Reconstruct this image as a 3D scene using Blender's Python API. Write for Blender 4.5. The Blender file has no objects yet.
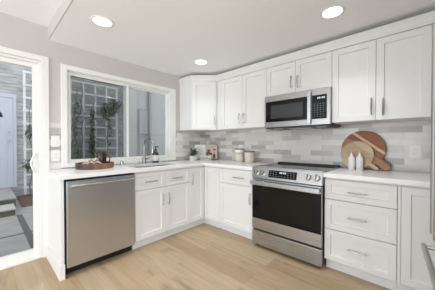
import bpy, bmesh, math, random
from mathutils import Vector, Matrix, noise
R = math.radians
random.seed(7)
SC = bpy.context.scene
COL = SC.collection

# ------------------------------------------------------------------ camera
cam_d = bpy.data.cameras.new('camera')
cam_d.sensor_width = 36.0
cam_d.lens = 36.0 * 214.229 / 435.0
cam_d.shift_y = (146.507 - 145.0) / 435.0
cam_d.clip_start = 0.05
cam = bpy.data.objects.new('camera', cam_d)
COL.objects.link(cam)
cam.location = (2.848, -2.765, 1.179)
cam.rotation_euler = (R(90 - 0.648), 0, R(42.537))
SC.camera = cam

# ------------------------------------------------------------------ exposure, sky, large lights
SC.view_settings.view_transform = 'Standard'
SC.view_settings.look = 'None'
SC.view_settings.gamma = 1.0
SC.view_settings.use_curve_mapping = False
SC.view_settings.exposure = 0.30

W = bpy.data.worlds.new('overcast_sky')
SC.world = W
W.use_nodes = True
bg = W.node_tree.nodes['Background']
bg.inputs[0].default_value = (0.90, 0.95, 1.0, 1)
bg.inputs[1].default_value = 1.5


def area(name, loc, rot, sx, sy, power, color=(1, 1, 1), shape='RECTANGLE'):
    l = bpy.data.lights.new(name, 'AREA')
    l.shape = shape
    l.size = sx
    if shape in ('RECTANGLE', 'ELLIPSE'):
        l.size_y = sy
    l.energy = power
    l.color = color
    o = bpy.data.objects.new(name, l)
    COL.objects.link(o)
    o.location = loc
    o.rotation_euler = rot
    return o


# unseen fill lights added behind the camera, tilted up to brighten the ceiling
area('living_room_fill', (1.55, -6.42, 1.1), (R(122), 0, 0), 2.6, 1.5, 70, (0.88, 0.97, 1.10))
area('living_room_side_fill', (5.42, -4.3, 1.1), (R(120), 0, R(90)), 2.4, 1.5, 72, (0.88, 0.97, 1.10))


# ------------------------------------------------------------------ materials
def mat(name, color, rough=0.5, metal=0.0, spec=0.5, bump=0.0, bscale=200.0, coat=0.0, vary=0.0, vscale=4.0):
    m = bpy.data.materials.new(name)
    m.use_nodes = True
    nt = m.node_tree
    b = nt.nodes['Principled BSDF']
    b.inputs['Base Color'].default_value = (*color, 1)
    b.inputs['Roughness'].default_value = rough
    b.inputs['Metallic'].default_value = metal
    b.inputs['Specular IOR Level'].default_value = spec
    b.inputs['Coat Weight'].default_value = coat
    tc = nt.nodes.new('ShaderNodeTexCoord')
    if vary:
        n = nt.nodes.new('ShaderNodeTexNoise')
        n.inputs['Scale'].default_value = vscale
        n.inputs['Detail'].default_value = 5
        nt.links.new(tc.outputs['Object'], n.inputs['Vector'])
        mx = nt.nodes.new('ShaderNodeMix')
        mx.data_type = 'RGBA'
        mx.inputs[6].default_value = (*[c * (1 - vary) for c in color], 1)
        mx.inputs[7].default_value = (*[min(1, c * (1 + vary)) for c in color], 1)
        nt.links.new(n.outputs[0], mx.inputs[0])
        nt.links.new(mx.outputs[2], b.inputs['Base Color'])
    if bump:
        n = nt.nodes.new('ShaderNodeTexNoise')
        n.inputs['Scale'].default_value = bscale
        nt.links.new(tc.outputs['Object'], n.inputs['Vector'])
        bp = nt.nodes.new('ShaderNodeBump')
        bp.inputs['Strength'].default_value = bump
        bp.inputs['Distance'].default_value = 0.004
        nt.links.new(n.outputs[0], bp.inputs['Height'])
        nt.links.new(bp.outputs[0], b.inputs['Normal'])
    return m


def srgb(r, g, b):
    f = lambda c: (c / 255 / 12.92) if c / 255 <= 0.04045 else ((c / 255 + 0.055) / 1.055) ** 2.4
    return (f(r), f(g), f(b))


M = {}
M['wall'] = mat('wall_paint', srgb(202, 198, 191), 0.75, spec=0.25, bump=0.05, bscale=150)
M['ceiling'] = mat('ceiling_paint', srgb(250, 250, 249), 0.85, spec=0.2, bump=0.05, bscale=120)
M['trim'] = mat('trim_paint', srgb(238, 236, 231), 0.42, spec=0.4)
M['cab'] = mat('cabinet_paint', srgb(231, 230, 226), 0.40, spec=0.45)
M['toe'] = mat('toe_kick_paint', srgb(232, 233, 233), 0.5)
M['quartz'] = mat('white_quartz', srgb(243, 242, 239), 0.22, spec=0.5, vary=0.008, vscale=9)
M['nickel'] = mat('brushed_nickel', srgb(190, 188, 184), 0.32, 1.0)
M['faucet'] = mat('brushed_faucet_steel', srgb(158, 155, 151), 0.3, 1.0)
M['chrome'] = mat('chrome', srgb(205, 206, 207), 0.14, 1.0)
M['blackglass'] = mat('black_glass', (0.006, 0.006, 0.007), 0.07, spec=0.22)
M['blackglass2'] = mat('oven_window_glass', (0.010, 0.010, 0.009), 0.06, spec=0.22)
M['greyglass'] = mat('microwave_window_mesh', (0.05, 0.052, 0.052), 0.25, spec=0.3)
M['black'] = mat('black_plastic', (0.012, 0.012, 0.012), 0.45)
M['darkgrey'] = mat('dark_grey_plastic', (0.05, 0.05, 0.05), 0.5)
M['legend'] = mat('grey_legend', srgb(112, 114, 116), 0.5)
M['whiteplastic'] = mat('white_plastic', srgb(238, 236, 230), 0.35)
M['slot'] = mat('outlet_slot', srgb(120, 116, 110), 0.5)
M['ceramic'] = mat('matte_white_ceramic', srgb(236, 232, 224), 0.45, bump=0.08, bscale=90)
M['cream'] = mat('cream_stoneware', srgb(216, 207, 193), 0.5, vary=0.04, vscale=12)
M['lidwood'] = mat('lid_wood', srgb(96, 76, 60), 0.5, vary=0.2, vscale=20)
M['leaf'] = mat('leaf_green', srgb(88, 116, 70), 0.5, vary=0.35, vscale=30)
M['vine'] = mat('vine_leaf', srgb(98, 110, 84), 0.6, vary=0.4, vscale=15)
M['stem'] = mat('vine_stem', srgb(118, 110, 100), 0.8, vary=0.2, vscale=10)
M['soil'] = mat('soil', srgb(56, 44, 36), 0.95, bump=0.5, bscale=80)
M['amber'] = mat('amber_bottle', srgb(52, 46, 30), 0.12, spec=0.6, coat=0.3)
M['label'] = mat('paper_label', srgb(232, 229, 222), 0.6)
M['mug'] = mat('dark_brown_glaze', srgb(62, 38, 30), 0.28, vary=0.35, vscale=18, bump=0.15, bscale=60)
M['page'] = mat('page_paper', srgb(238, 235, 230), 0.6)
M['photo'] = mat('printed_photo', srgb(206, 186, 172), 0.5, vary=0.1, vscale=14)
M['photobrown'] = mat('printed_brown', srgb(112, 64, 36), 0.5, vary=0.35, vscale=40)
M['photodark'] = mat('printed_dark', srgb(70, 56, 48), 0.5)
M['print'] = mat('printed_grey', srgb(140, 137, 134), 0.6)
M['standwhite'] = mat('stand_white', srgb(228, 225, 218), 0.5)
M['steelin'] = mat('sink_steel', srgb(118, 118, 118), 0.3, 1.0)
M['frdoorpaint'] = mat('white_door_paint', srgb(196, 199, 210), 0.45)
M['pavingjoint'] = mat('paving_joint', srgb(96, 96, 98), 0.9)
M['trellis'] = mat('white_trellis_paint', srgb(228, 229, 234), 0.6)
M['pipe'] = mat('downspout_paint', srgb(128, 128, 124), 0.55)
M['conc'] = mat('paving_concrete', srgb(160, 157, 155), 0.9, vary=0.32, vscale=5, bump=0.2, bscale=60)
M['riser'] = mat('dark_riser', srgb(98, 93, 88), 0.95, vary=0.3, vscale=12)  # risers coloured darker than the step tops, with uneven tone
M['lattice'] = mat('weathered_lattice_paint', srgb(196, 196, 198), 0.7)
M['stepc'] = mat('step_concrete', srgb(186, 184, 180), 0.9, vary=0.1, vscale=9, bump=0.2, bscale=60)
M['stuccolight'] = mat('pale_stucco', srgb(158, 156, 155), 0.95, vary=0.06, vscale=3, bump=0.25, bscale=60)
M['doorlite'] = mat('door_lite_glass', (0.02, 0.02, 0.025), 0.1)
M['mulch'] = mat('mulch', srgb(104, 78, 72), 0.95, vary=0.5, vscale=40, bump=0.8, bscale=50)


def stainless(name, color, rough, axis, amp=0.04):
    m = mat(name, color, rough, 1.0)
    nt = m.node_tree
    b = nt.nodes['Principled BSDF']
    tc = nt.nodes.new('ShaderNodeTexCoord')
    mp = nt.nodes.new('ShaderNodeMapping')
    sc = [600, 600, 600]
    for a in axis:
        sc[a] = 3
    mp.inputs['Scale'].default_value = sc
    n = nt.nodes.new('ShaderNodeTexNoise')
    n.inputs['Scale'].default_value = 1.0
    n.inputs['Detail'].default_value = 3
    nt.links.new(tc.outputs['Object'], mp.inputs[0])
    nt.links.new(mp.outputs[0], n.inputs[0])
    mr = nt.nodes.new('ShaderNodeMapRange')
    mr.inputs[3].default_value = rough - amp
    mr.inputs[4].default_value = rough + amp
    nt.links.new(n.outputs[0], mr.inputs[0])
    nt.links.new(mr.outputs[0], b.inputs['Roughness'])
    return m


M['steelV'] = stainless('stainless_vertical_brush', srgb(203, 206, 211), 0.30, (2,))
M['steelH'] = stainless('stainless_horizontal_brush', srgb(182, 184, 186), 0.28, (0,))
M['steelM'] = stainless('stainless_microwave', srgb(164, 163, 161), 0.34, (0,))


def m_tile():
    m = mat('mixed_grey_tile', (0.7, 0.7, 0.7), 0.28)
    nt = m.node_tree
    b = nt.nodes['Principled BSDF']
    g = nt.nodes.new('ShaderNodeNewGeometry')
    s = nt.nodes.new('ShaderNodeSeparateXYZ')
    nt.links.new(g.outputs['Position'], s.inputs[0])
    sub = nt.nodes.new('ShaderNodeMath')
    sub.operation = 'ADD'
    nt.links.new(s.outputs[0], sub.inputs[0])
    nt.links.new(s.outputs[1], sub.inputs[1])
    c = nt.nodes.new('ShaderNodeCombineXYZ')
    nt.links.new(sub.outputs[0], c.inputs[0])
    add = nt.nodes.new('ShaderNodeMath')
    add.operation = 'ADD'
    add.inputs[1].default_value = -0.911
    nt.links.new(s.outputs[2], add.inputs[0])
    nt.links.new(add.outputs[0], c.inputs[1])
    br = nt.nodes.new('ShaderNodeTexBrick')
    br.offset = 0.5
    br.inputs['Scale'].default_value = 1.0
    br.inputs['Brick Width'].default_value = 0.255
    br.inputs['Row Height'].default_value = 0.0635
    br.inputs['Mortar Size'].default_value = 0.0012
    br.inputs['Mortar Smooth'].default_value = 0.2
    br.inputs['Color1'].default_value = (0, 0, 0, 1)
    br.inputs['Color2'].default_value = (1, 1, 1, 1)
    br.inputs['Mortar'].default_value = (0.62, 0.62, 0.62, 1)
    nt.links.new(c.outputs[0], br.inputs['Vector'])
    cr = nt.nodes.new('ShaderNodeValToRGB')
    cr.color_ramp.interpolation = 'CONSTANT'
    tones = [(0.0, (188, 182, 176)), (0.18, (226, 221, 214)), (0.38, (206, 200, 194)), (0.56, (218, 213, 206)),
             (0.72, (176, 171, 166)), (0.86, (230, 225, 219))]
    e = cr.color_ramp.elements
    e[0].position, e[0].color = 0.0, (*srgb(*tones[0][1]), 1)
    e[1].position, e[1].color = tones[1][0], (*srgb(*tones[1][1]), 1)
    for p, t in tones[2:]:
        x = e.new(p)
        x.color = (*srgb(*t), 1)
    nt.links.new(br.outputs['Color'], cr.inputs[0])
    # cloudy glaze within each tile
    n = nt.nodes.new('ShaderNodeTexNoise')
    n.inputs['Scale'].default_value = 22
    n.inputs['Detail'].default_value = 4
    nt.links.new(g.outputs['Position'], n.inputs['Vector'])
    mr = nt.nodes.new('ShaderNodeMapRange')
    mr.inputs[3].default_value = 0.93
    mr.inputs[4].default_value = 1.07
    nt.links.new(n.outputs[0], mr.inputs[0])
    mx = nt.nodes.new('ShaderNodeMix')
    mx.data_type = 'RGBA'
    mx.blend_type = 'MULTIPLY'
    mx.inputs[0].default_value = 1
    nt.links.new(cr.outputs[0], mx.inputs[6])
    nt.links.new(mr.outputs[0], mx.inputs[7])
    nt.links.new(mx.outputs[2], b.inputs['Base Color'])
    bp = nt.nodes.new('ShaderNodeBump')
    bp.inputs['Strength'].default_value = 0.35
    bp.inputs['Distance'].default_value = 0.002
    bp.invert = True
    nt.links.new(br.outputs['Fac'], bp.inputs['Height'])
    nt.links.new(bp.outputs[0], b.inputs['Normal'])
    return m


M['tile'] = m_tile()


def m_floor():
    m = mat('light_oak_planks', srgb(205, 180, 148), 0.42, spec=0.4)
    nt = m.node_tree
    b = nt.nodes['Principled BSDF']
    g = nt.nodes.new('ShaderNodeNewGeometry')
    br = nt.nodes.new('ShaderNodeTexBrick')
    br.offset = 0.37
    br.inputs['Scale'].default_value = 1
    br.inputs['Brick Width'].default_value = 1.8
    br.inputs['Row Height'].default_value = 0.185
    br.inputs['Mortar Size'].default_value = 0.0012
    br.inputs['Color1'].default_value = (0, 0, 0, 1)
    br.inputs['Color2'].default_value = (1, 1, 1, 1)
    br.inputs['Mortar'].default_value = (0.5, 0.5, 0.5, 1)
    nt.links.new(g.outputs['Position'], br.inputs['Vector'])
    cr = nt.nodes.new('ShaderNodeValToRGB')
    e = cr.color_ramp.elements
    e[0].color = (*srgb(176, 149, 114), 1)
    e[1].color = (*srgb(192, 168, 136), 1)
    x = e.new(0.5)
    x.color = (*srgb(184, 158, 125), 1)
    nt.links.new(br.outputs['Color'], cr.inputs[0])
    # offset the grain per plank
    sc = nt.nodes.new('ShaderNodeVectorMath')
    sc.operation = 'SCALE'
    sc.inputs['Scale'].default_value = 37.0
    nt.links.new(br.outputs['Color'], sc.inputs[0])
    ad = nt.nodes.new('ShaderNodeVectorMath')
    ad.operation = 'ADD'
    nt.links.new(g.outputs['Position'], ad.inputs[0])
    nt.links.new(sc.outputs[0], ad.inputs[1])
    mp = nt.nodes.new('ShaderNodeMapping')
    mp.inputs['Scale'].default_value = (1.6, 16, 16)
    nt.links.new(ad.outputs[0], mp.inputs[0])
    n = nt.nodes.new('ShaderNodeTexNoise')
    n.inputs['Scale'].default_value = 1.0
    n.inputs['Detail'].default_value = 6
    n.inputs['Distortion'].default_value = 1.2
    nt.links.new(mp.outputs[0], n.inputs['Vector'])
    mr = nt.nodes.new('ShaderNodeMapRange')
    mr.inputs[1].default_value = 0.3
    mr.inputs[2].default_value = 0.7
    mr.inputs[3].default_value = 0.86
    mr.inputs[4].default_value = 1.07
    nt.links.new(n.outputs[0], mr.inputs[0])
    # broad figure and knots
    mp2 = nt.nodes.new('ShaderNodeMapping')
    mp2.inputs['Scale'].default_value = (2.2, 6.5, 1)
    nt.links.new(ad.outputs[0], mp2.inputs[0])
    n2 = nt.nodes.new('ShaderNodeTexNoise')
    n2.inputs['Scale'].default_value = 1.3
    n2.inputs['Detail'].default_value = 3
    nt.links.new(mp2.outputs[0], n2.inputs['Vector'])
    kr = nt.nodes.new('ShaderNodeMapRange')
    kr.inputs[1].default_value = 0.60
    kr.inputs[2].default_value = 0.76
    kr.inputs[3].default_value = 1.0
    kr.inputs[4].default_value = 0.66
    nt.links.new(n2.outputs[0], kr.inputs[0])
    mu = nt.nodes.new('ShaderNodeMath')
    mu.operation = 'MULTIPLY'
    nt.links.new(mr.outputs[0], mu.inputs[0])
    nt.links.new(kr.outputs[0], mu.inputs[1])
    # seams
    sm = nt.nodes.new('ShaderNodeMapRange')
    sm.inputs[3].default_value = 1.0
    sm.inputs[4].default_value = 0.72
    nt.links.new(br.outputs['Fac'], sm.inputs[0])
    mu2 = nt.nodes.new('ShaderNodeMath')
    mu2.operation = 'MULTIPLY'
    nt.links.new(mu.outputs[0], mu2.inputs[0])
    nt.links.new(sm.outputs[0], mu2.inputs[1])
    mx = nt.nodes.new('ShaderNodeMix')
    mx.data_type = 'RGBA'
    mx.blend_type = 'MULTIPLY'
    mx.inputs[0].default_value = 1
    nt.links.new(cr.outputs[0], mx.inputs[6])
    nt.links.new(mu2.outputs[0], mx.inputs[7])
    nt.links.new(mx.outputs[2], b.inputs['Base Color'])
    return m


M['floor'] = m_floor()


def m_shingle():
    m = mat('grey_shingle_siding', srgb(150, 148, 146), 0.95)
    nt = m.node_tree
    b = nt.nodes['Principled BSDF']
    g = nt.nodes.new('ShaderNodeNewGeometry')
    s = nt.nodes.new('ShaderNodeSeparateXYZ')
    nt.links.new(g.outputs['Position'], s.inputs[0])
    c = nt.nodes.new('ShaderNodeCombineXYZ')
    nt.links.new(s.outputs[1], c.inputs[0])
    nt.links.new(s.outputs[2], c.inputs[1])
    n = nt.nodes.new('ShaderNodeTexNoise')
    mp = nt.nodes.new('ShaderNodeMapping')
    mp.inputs['Scale'].default_value = (3, 26, 1)
    n.inputs['Scale'].default_value = 1.0
    n.inputs['Detail'].default_value = 7
    nt.links.new(c.outputs[0], mp.inputs[0])
    nt.links.new(mp.outputs[0], n.inputs['Vector'])
    cr = nt.nodes.new('ShaderNodeValToRGB')
    e = cr.color_ramp.elements
    e[0].position, e[0].color = 0.3, (*srgb(142, 139, 137), 1)
    e[1].position, e[1].color = 0.7, (*srgb(206, 204, 203), 1)
    nt.links.new(n.outputs[0], cr.inputs[0])
    nt.links.new(cr.outputs[0], b.inputs['Base Color'])
    bp = nt.nodes.new('ShaderNodeBump')
    bp.inputs['Strength'].default_value = 0.5
    bp.inputs['Distance'].default_value = 0.01
    nt.links.new(n.outputs[0], bp.inputs['Height'])
    nt.links.new(bp.outputs[0], b.inputs['Normal'])
    return m


M['shingle'] = m_shingle()


def m_glass():
    m = bpy.data.materials.new('window_glass')
    m.use_nodes = True
    nt = m.node_tree
    nt.nodes.remove(nt.nodes['Principled BSDF'])
    out = nt.nodes['Material Output']
    t = nt.nodes.new('ShaderNodeBsdfTransparent')
    t.inputs[0].default_value = (0.95, 0.97, 0.97, 1)
    gl = nt.nodes.new('ShaderNodeBsdfGlossy')
    gl.inputs['Roughness'].default_value = 0.02
    f = nt.nodes.new('ShaderNodeFresnel')
    f.inputs[0].default_value = 1.35
    mx = nt.nodes.new('ShaderNodeMixShader')
    nt.links.new(f.outputs[0], mx.inputs[0])
    nt.links.new(t.outputs[0], mx.inputs[1])
    nt.links.new(gl.outputs[0], mx.inputs[2])
    nt.links.new(mx.outputs[0], out.inputs[0])
    return m


M['glass'] = m_glass()


def m_screen():
    m = bpy.data.materials.new('insect_mesh')
    m.use_nodes = True
    nt = m.node_tree
    nt.nodes.remove(nt.nodes['Principled BSDF'])
    out = nt.nodes['Material Output']
    t = nt.nodes.new('ShaderNodeBsdfTransparent')
    d = nt.nodes.new('ShaderNodeBsdfDiffuse')
    d.inputs[0].default_value = (0.03, 0.03, 0.03, 1)
    mx = nt.nodes.new('ShaderNodeMixShader')
    mx.inputs[0].default_value = 0.36
    nt.links.new(t.outputs[0], mx.inputs[1])
    nt.links.new(d.outputs[0], mx.inputs[2])
    nt.links.new(mx.outputs[0], out.inputs[0])
    return m


M['screen'] = m_screen()


def m_emit(name, color, s):
    m = bpy.data.materials.new(name)
    m.use_nodes = True
    nt = m.node_tree
    b = nt.nodes['Principled BSDF']
    b.inputs['Base Color'].default_value = (*color, 1)
    b.inputs['Emission Color'].default_value = (*color, 1)
    b.inputs['Emission Strength'].default_value = s
    return m


M['lamp'] = m_emit('lamp_lens', (1.0, 0.97, 0.92), 5.0)
M['digit'] = m_emit('display_digit', (0.75, 0.9, 1.0), 0.10)


def m_bands(name, stops, axis, scale, rough=0.45):
    """wood glued up from straight bands of different timbers along a local axis"""
    m = mat(name, (0.5, 0.4, 0.3), rough)
    nt = m.node_tree
    b = nt.nodes['Principled BSDF']
    tc = nt.nodes.new('ShaderNodeTexCoord')
    dot = nt.nodes.new('ShaderNodeVectorMath')
    dot.operation = 'DOT_PRODUCT'
    dot.inputs[1].default_value = axis
    nt.links.new(tc.outputs['Object'], dot.inputs[0])
    mr = nt.nodes.new('ShaderNodeMapRange')
    mr.inputs[1].default_value = -scale
    mr.inputs[2].default_value = scale
    nt.links.new(dot.outputs['Value'], mr.inputs[0])
    cr = nt.nodes.new('ShaderNodeValToRGB')
    cr.color_ramp.interpolation = 'CONSTANT'
    e = cr.color_ramp.elements
    e[0].position, e[0].color = 0, (*srgb(*stops[0][1]), 1)
    e[1].position, e[1].color = stops[1][0], (*srgb(*stops[1][1]), 1)
    for p, c in stops[2:]:
        x = e.new(p)
        x.color = (*srgb(*c), 1)
    nt.links.new(mr.outputs[0], cr.inputs[0])
    along = Vector((axis[2], 0, -axis[0]))
    n = nt.nodes.new('ShaderNodeTexNoise')
    mp = nt.nodes.new('ShaderNodeMapping')
    mp.inputs['Rotation'].default_value = (0, math.atan2(along.z, along.x), 0)
    mp.inputs['Scale'].default_value = (6, 40, 60)
    n.inputs['Scale'].default_value = 1
    n.inputs['Detail'].default_value = 4
    nt.links.new(tc.outputs['Object'], mp.inputs[0])
    nt.links.new(mp.outputs[0], n.inputs['Vector'])
    m2 = nt.nodes.new('ShaderNodeMapRange')
    m2.inputs[3].default_value = 0.72
    m2.inputs[4].default_value = 1.25
    nt.links.new(n.outputs[0], m2.inputs[0])
    mx = nt.nodes.new('ShaderNodeMix')
    mx.data_type = 'RGBA'
    mx.blend_type = 'MULTIPLY'
    mx.inputs[0].default_value = 1
    nt.links.new(cr.outputs[0], mx.inputs[6])
    nt.links.new(m2.outputs[0], mx.inputs[7])
    nt.links.new(mx.outputs[2], b.inputs['Base Color'])
    return m


DIAG = (0.62, 0, 0.785)
M['boardmix'] = m_bands('acacia_bands', [(0, (200, 164, 126)), (0.30, (172, 120, 80)), (0.52, (142, 90, 56)), (0.64, (222, 188, 150)),
                                         (0.69, (150, 94, 58)), (0.93, (136, 82, 52))], DIAG, 0.25)
M['boardlight'] = m_bands('pale_mango_wood', [(0, (206, 180, 146)), (0.35, (198, 170, 136)), (0.7, (214, 190, 158))], DIAG, 0.2)
M['traywood'] = m_bands('tray_wood', [(0, (84, 56, 42)), (0.42, (120, 80, 58)), (0.62, (146, 98, 70))], (0.2, 0.98, 0), 0.2)


def m_napkin():
    m = mat('patterned_linen', srgb(196, 180, 156), 0.9)
    nt = m.node_tree
    b = nt.nodes['Principled BSDF']
    tc = nt.nodes.new('ShaderNodeTexCoord')
    w = nt.nodes.new('ShaderNodeTexWave')
    w.inputs['Scale'].default_value = 22
    w.inputs['Distortion'].default_value = 3
    nt.links.new(tc.outputs['Generated'], w.inputs['Vector'])
    w.inputs['Scale'].default_value = 4
    cr = nt.nodes.new('ShaderNodeValToRGB')
    cr.color_ramp.interpolation = 'CONSTANT'
    e = cr.color_ramp.elements
    e[0].color = (*srgb(78, 66, 54), 1)
    e[1].position, e[1].color = 0.42, (*srgb(206, 192, 168), 1)
    nt.links.new(w.outputs[0], cr.inputs[0])
    nt.links.new(cr.outputs[0], b.inputs['Base Color'])
    return m


M['napkin'] = m_napkin()


# ------------------------------------------------------------------ mesh helpers (world coordinates everywhere)
ID = lambda u, d, z: (u, d, z)
MB = lambda u, d, z: (u, -d, z)      # along the range wall: u = x, d = distance out from the wall line
MA = lambda u, d, z: (d, u, z)       # along the window wall: u = y, d = distance out


def box(bm, a0, a1, b0, b1, c0, c1, mp=ID):
    vs = [bm.verts.new(mp(a, b, c)) for a in (a0, a1) for b in (b0, b1) for c in (c0, c1)]
    for f in ((0, 1, 3, 2), (4, 6, 7, 5), (0, 4, 5, 1), (2, 3, 7, 6), (0, 2, 6, 4), (1, 5, 7, 3)):
        bm.faces.new([vs[i] for i in f])
    return vs


def slab(bm, us, vs, inside, w0, w1, mp):
    """extruded plan made of grid cells; mp(u, v, w)"""
    nu, nv = len(us) - 1, len(vs) - 1
    on = lambda i, j: 0 <= i < nu and 0 <= j < nv and inside((us[i] + us[i + 1]) / 2, (vs[j] + vs[j + 1]) / 2)
    V = {}

    def g(i, j, w):
        k = (i, j, w)
        if k not in V:
            V[k] = bm.verts.new(mp(us[i], vs[j], w))
        return V[k]
    for i in range(nu):
        for j in range(nv):
            if not on(i, j):
                continue
            bm.faces.new([g(i, j, w1), g(i + 1, j, w1), g(i + 1, j + 1, w1), g(i, j + 1, w1)])
            bm.faces.new([g(i, j, w0), g(i, j + 1, w0), g(i + 1, j + 1, w0), g(i + 1, j, w0)])
            for di, dj, p, q in ((-1, 0, (i, j), (i, j + 1)), (1, 0, (i + 1, j), (i + 1, j + 1)), (0, -1, (i, j), (i + 1, j)), (0, 1, (i, j + 1), (i + 1, j + 1))):
                if not on(i + di, j + dj):
                    bm.faces.new([g(*p, w0), g(*q, w0), g(*q, w1), g(*p, w1)])


def tube(bm, pts, r, n=10, cap=True, flat=None):
    """sweep a circle (or an ellipse: flat=(ry, axis)) along points; r may be a list"""
    pts = [Vector(p) for p in pts]
    rs = r if isinstance(r, (list, tuple)) else [r] * len(pts)
    rings = []
    t0 = (pts[1] - pts[0]).normalized()
    ref = Vector((0, 0, 1)) if abs(t0.z) < 0.9 else Vector((1, 0, 0))
    nrm = (ref - t0 * ref.dot(t0)).normalized()
    for i, p in enumerate(pts):
        t = (pts[min(i + 1, len(pts) - 1)] - pts[max(i - 1, 0)]).normalized()
        nrm = (nrm - t * nrm.dot(t)).normalized()
        bn = t.cross(nrm)
        rings.append([bm.verts.new(p + (nrm * math.cos(2 * math.pi * k / n) + bn * math.sin(2 * math.pi * k / n)) * rs[i]) for k in range(n)])
    for a, b in zip(rings, rings[1:]):
        for k in range(n):
            bm.faces.new([a[k], a[(k + 1) % n], b[(k + 1) % n], b[k]])
    if cap:
        bm.faces.new(rings[0][::-1])
        bm.faces.new(rings[-1])


def lathe(bm, prof, c, n=28, axis=(0, 0, 1), cap0=True, cap1=True):
    """profile of (radius, height) about an axis through c"""
    q = Vector((0, 0, 1)).rotation_difference(Vector(axis).normalized())
    c = Vector(c)
    rings = []
    for r, h in prof:
        if r <= 1e-6:
            rings.append([bm.verts.new(c + q @ Vector((0, 0, h)))])
        else:
            rings.append([bm.verts.new(c + q @ Vector((r * math.cos(2 * math.pi * k / n), r * math.sin(2 * math.pi * k / n), h))) for k in range(n)])
    for a, b in zip(rings, rings[1:]):
        for k in range(n):
            k2 = (k + 1) % n
            if len(a) == 1 and len(b) == 1:
                continue
            if len(a) == 1:
                bm.faces.new([a[0], b[k2], b[k]])
            elif len(b) == 1:
                bm.faces.new([a[k], a[k2], b[0]])
            else:
                bm.faces.new([a[k], a[k2], b[k2], b[k]])
    if cap0 and len(rings[0]) > 1:
        bm.faces.new(rings[0][::-1])
    if cap1 and len(rings[-1]) > 1:
        bm.faces.new(rings[-1])


def root_loc(o):
    while o.parent:
        o = o.parent
    return o.location


def obj(name, bm, m, parent=None, bevel=0.0, smooth=False, loc=None, seg=2):
    """link a bmesh built in world coordinates as one object"""
    bmesh.ops.recalc_face_normals(bm, faces=bm.faces)
    if parent:
        o0 = Vector(root_loc(parent))
    elif loc:
        o0 = Vector(loc)
    else:
        xs = [v.co for v in bm.verts]
        o0 = Vector(((min(v.x for v in xs) + max(v.x for v in xs)) / 2, (min(v.y for v in xs) + max(v.y for v in xs)) / 2, min(v.z for v in xs)))
    for v in bm.verts:
        v.co -= o0
    me = bpy.data.meshes.new(name)
    bm.to_mesh(me)
    bm.free()
    me.materials.append(m)
    if smooth:
        for p in me.polygons:
            p.use_smooth = True
    o = bpy.data.objects.new(name, me)
    COL.objects.link(o)
    if parent:
        o.parent = parent
    else:
        o.location = o0
    if bevel:
        b = o.modifiers.new('bevel', 'BEVEL')
        b.width = bevel
        b.segments = seg
        b.limit_method = 'ANGLE'
        b.angle_limit = R(40)
    if smooth:
        # keep hard edges hard
        for e_ in me.edges:
            pass
        try:
            me.set_sharp_from_angle(angle=R(38))
        except Exception:
            pass
    return o


def thing(name, label, cat, loc, group=None):
    o = bpy.data.objects.new(name, None)
    COL.objects.link(o)
    o.location = loc
    o.empty_display_size = 0.05
    o['label'] = label
    o['category'] = cat
    if group:
        o['group'] = group
    return o


def tag(o, label, cat, group=None):
    o['label'] = label
    o['category'] = cat
    if group:
        o['group'] = group
    return o


def struct(name, label, bm, m, bevel=0.0, cat='structure', loc=None):
    o = obj(name, bm, m, bevel=bevel, loc=loc)
    o['kind'] = 'structure'
    o['label'] = label
    o['category'] = cat
    return o


N = bmesh.new

# ------------------------------------------------------------------ room shell
WA, WB = 0.015, 0.035           # wall faces: x = WA (window wall), y = WB (range wall)
XR, YB = 3.70, -6.5
XL2 = 5.5                       # living area is wider than the kitchen
HC = 0.911
CZ, CZ2, YSOF = 2.273, 2.404, -2.294

bm = N(); box(bm, WA - 0.14, XL2, YB, WB + 0.1, -0.1, 0.0)
struct('floor', 'light oak plank floor', bm, M['floor'], cat='floor')
bm = N()
box(bm, WA - 0.14, XR + 0.12, YSOF, WB + 0.1, CZ, CZ2 + 0.14)
box(bm, WA - 0.14, XL2, YB, YSOF, CZ2, CZ2 + 0.14)
box(bm, XR + 0.12, XL2, YSOF, YSOF + 0.12, CZ2, CZ2 + 0.14)
struct('ceiling', 'white ceiling, lower over the kitchen', bm, M['ceiling'], cat='ceiling')

bm = N(); box(bm, WA, XR + 0.12, YSOF - 0.010, YSOF - 0.0005, CZ, CZ2)
struct('wall_soffit', 'painted drop between the two ceiling heights', bm, M['wall'], cat='soffit')

DY0, DY1, DZT = -4.15, -2.360, 2.030     # sliding door opening
WY0, WY1, WZ0, WZ1 = -2.140, -0.771, 0.962, 2.000
bm = N()
slab(bm, [YB, DY0, DY1, WY0, WY1, WB + 0.1], [0, WZ0, WZ1, DZT, CZ2],
     lambda y, z: not (DY0 < y < DY1 and z < DZT) and not (WY0 < y < WY1 and WZ0 < z < WZ1), WA - 0.14, WA, lambda u, v, w: (w, u, v))
struct('wall_left', 'pale wall with window and sliding door', bm, M['wall'], cat='wall')
bm = N(); box(bm, WA, XR + 0.12, WB, WB + 0.1, 0, CZ)
struct('wall_back', 'pale wall behind the range', bm, M['wall'], cat='wall')
bm = N()
box(bm, XR, XR + 0.12, YSOF, WB, 0, CZ)
struct('wall_right', 'pale wall behind the fridge', bm, M['wall'], cat='wall')
bm = N()
slab(bm, [WA - 0.14, 0.2, 2.9, XL2], [0, 0.12, 2.25, CZ2], lambda x, z: not (0.2 < x < 2.9 and 0.12 < z < 2.25), YB - 0.12, YB, lambda u, v, w: (u, w, v))  # window opening added to let light in from behind the camera
struct('wall_front', 'pale living room wall behind the camera', bm, M['wall'], cat='wall')
bm = N()
slab(bm, [YB, -5.55, -3.05, YSOF + 0.12], [0, 0.12, 2.25, CZ2], lambda y, z: not (-5.55 < y < -3.05 and 0.12 < z < 2.25), XL2, XL2 + 0.12, lambda u, v, w: (w, u, v))  # unseen side opening, added for more light
struct('wall_side', 'pale living room side wall', bm, M['wall'], cat='wall')
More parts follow.
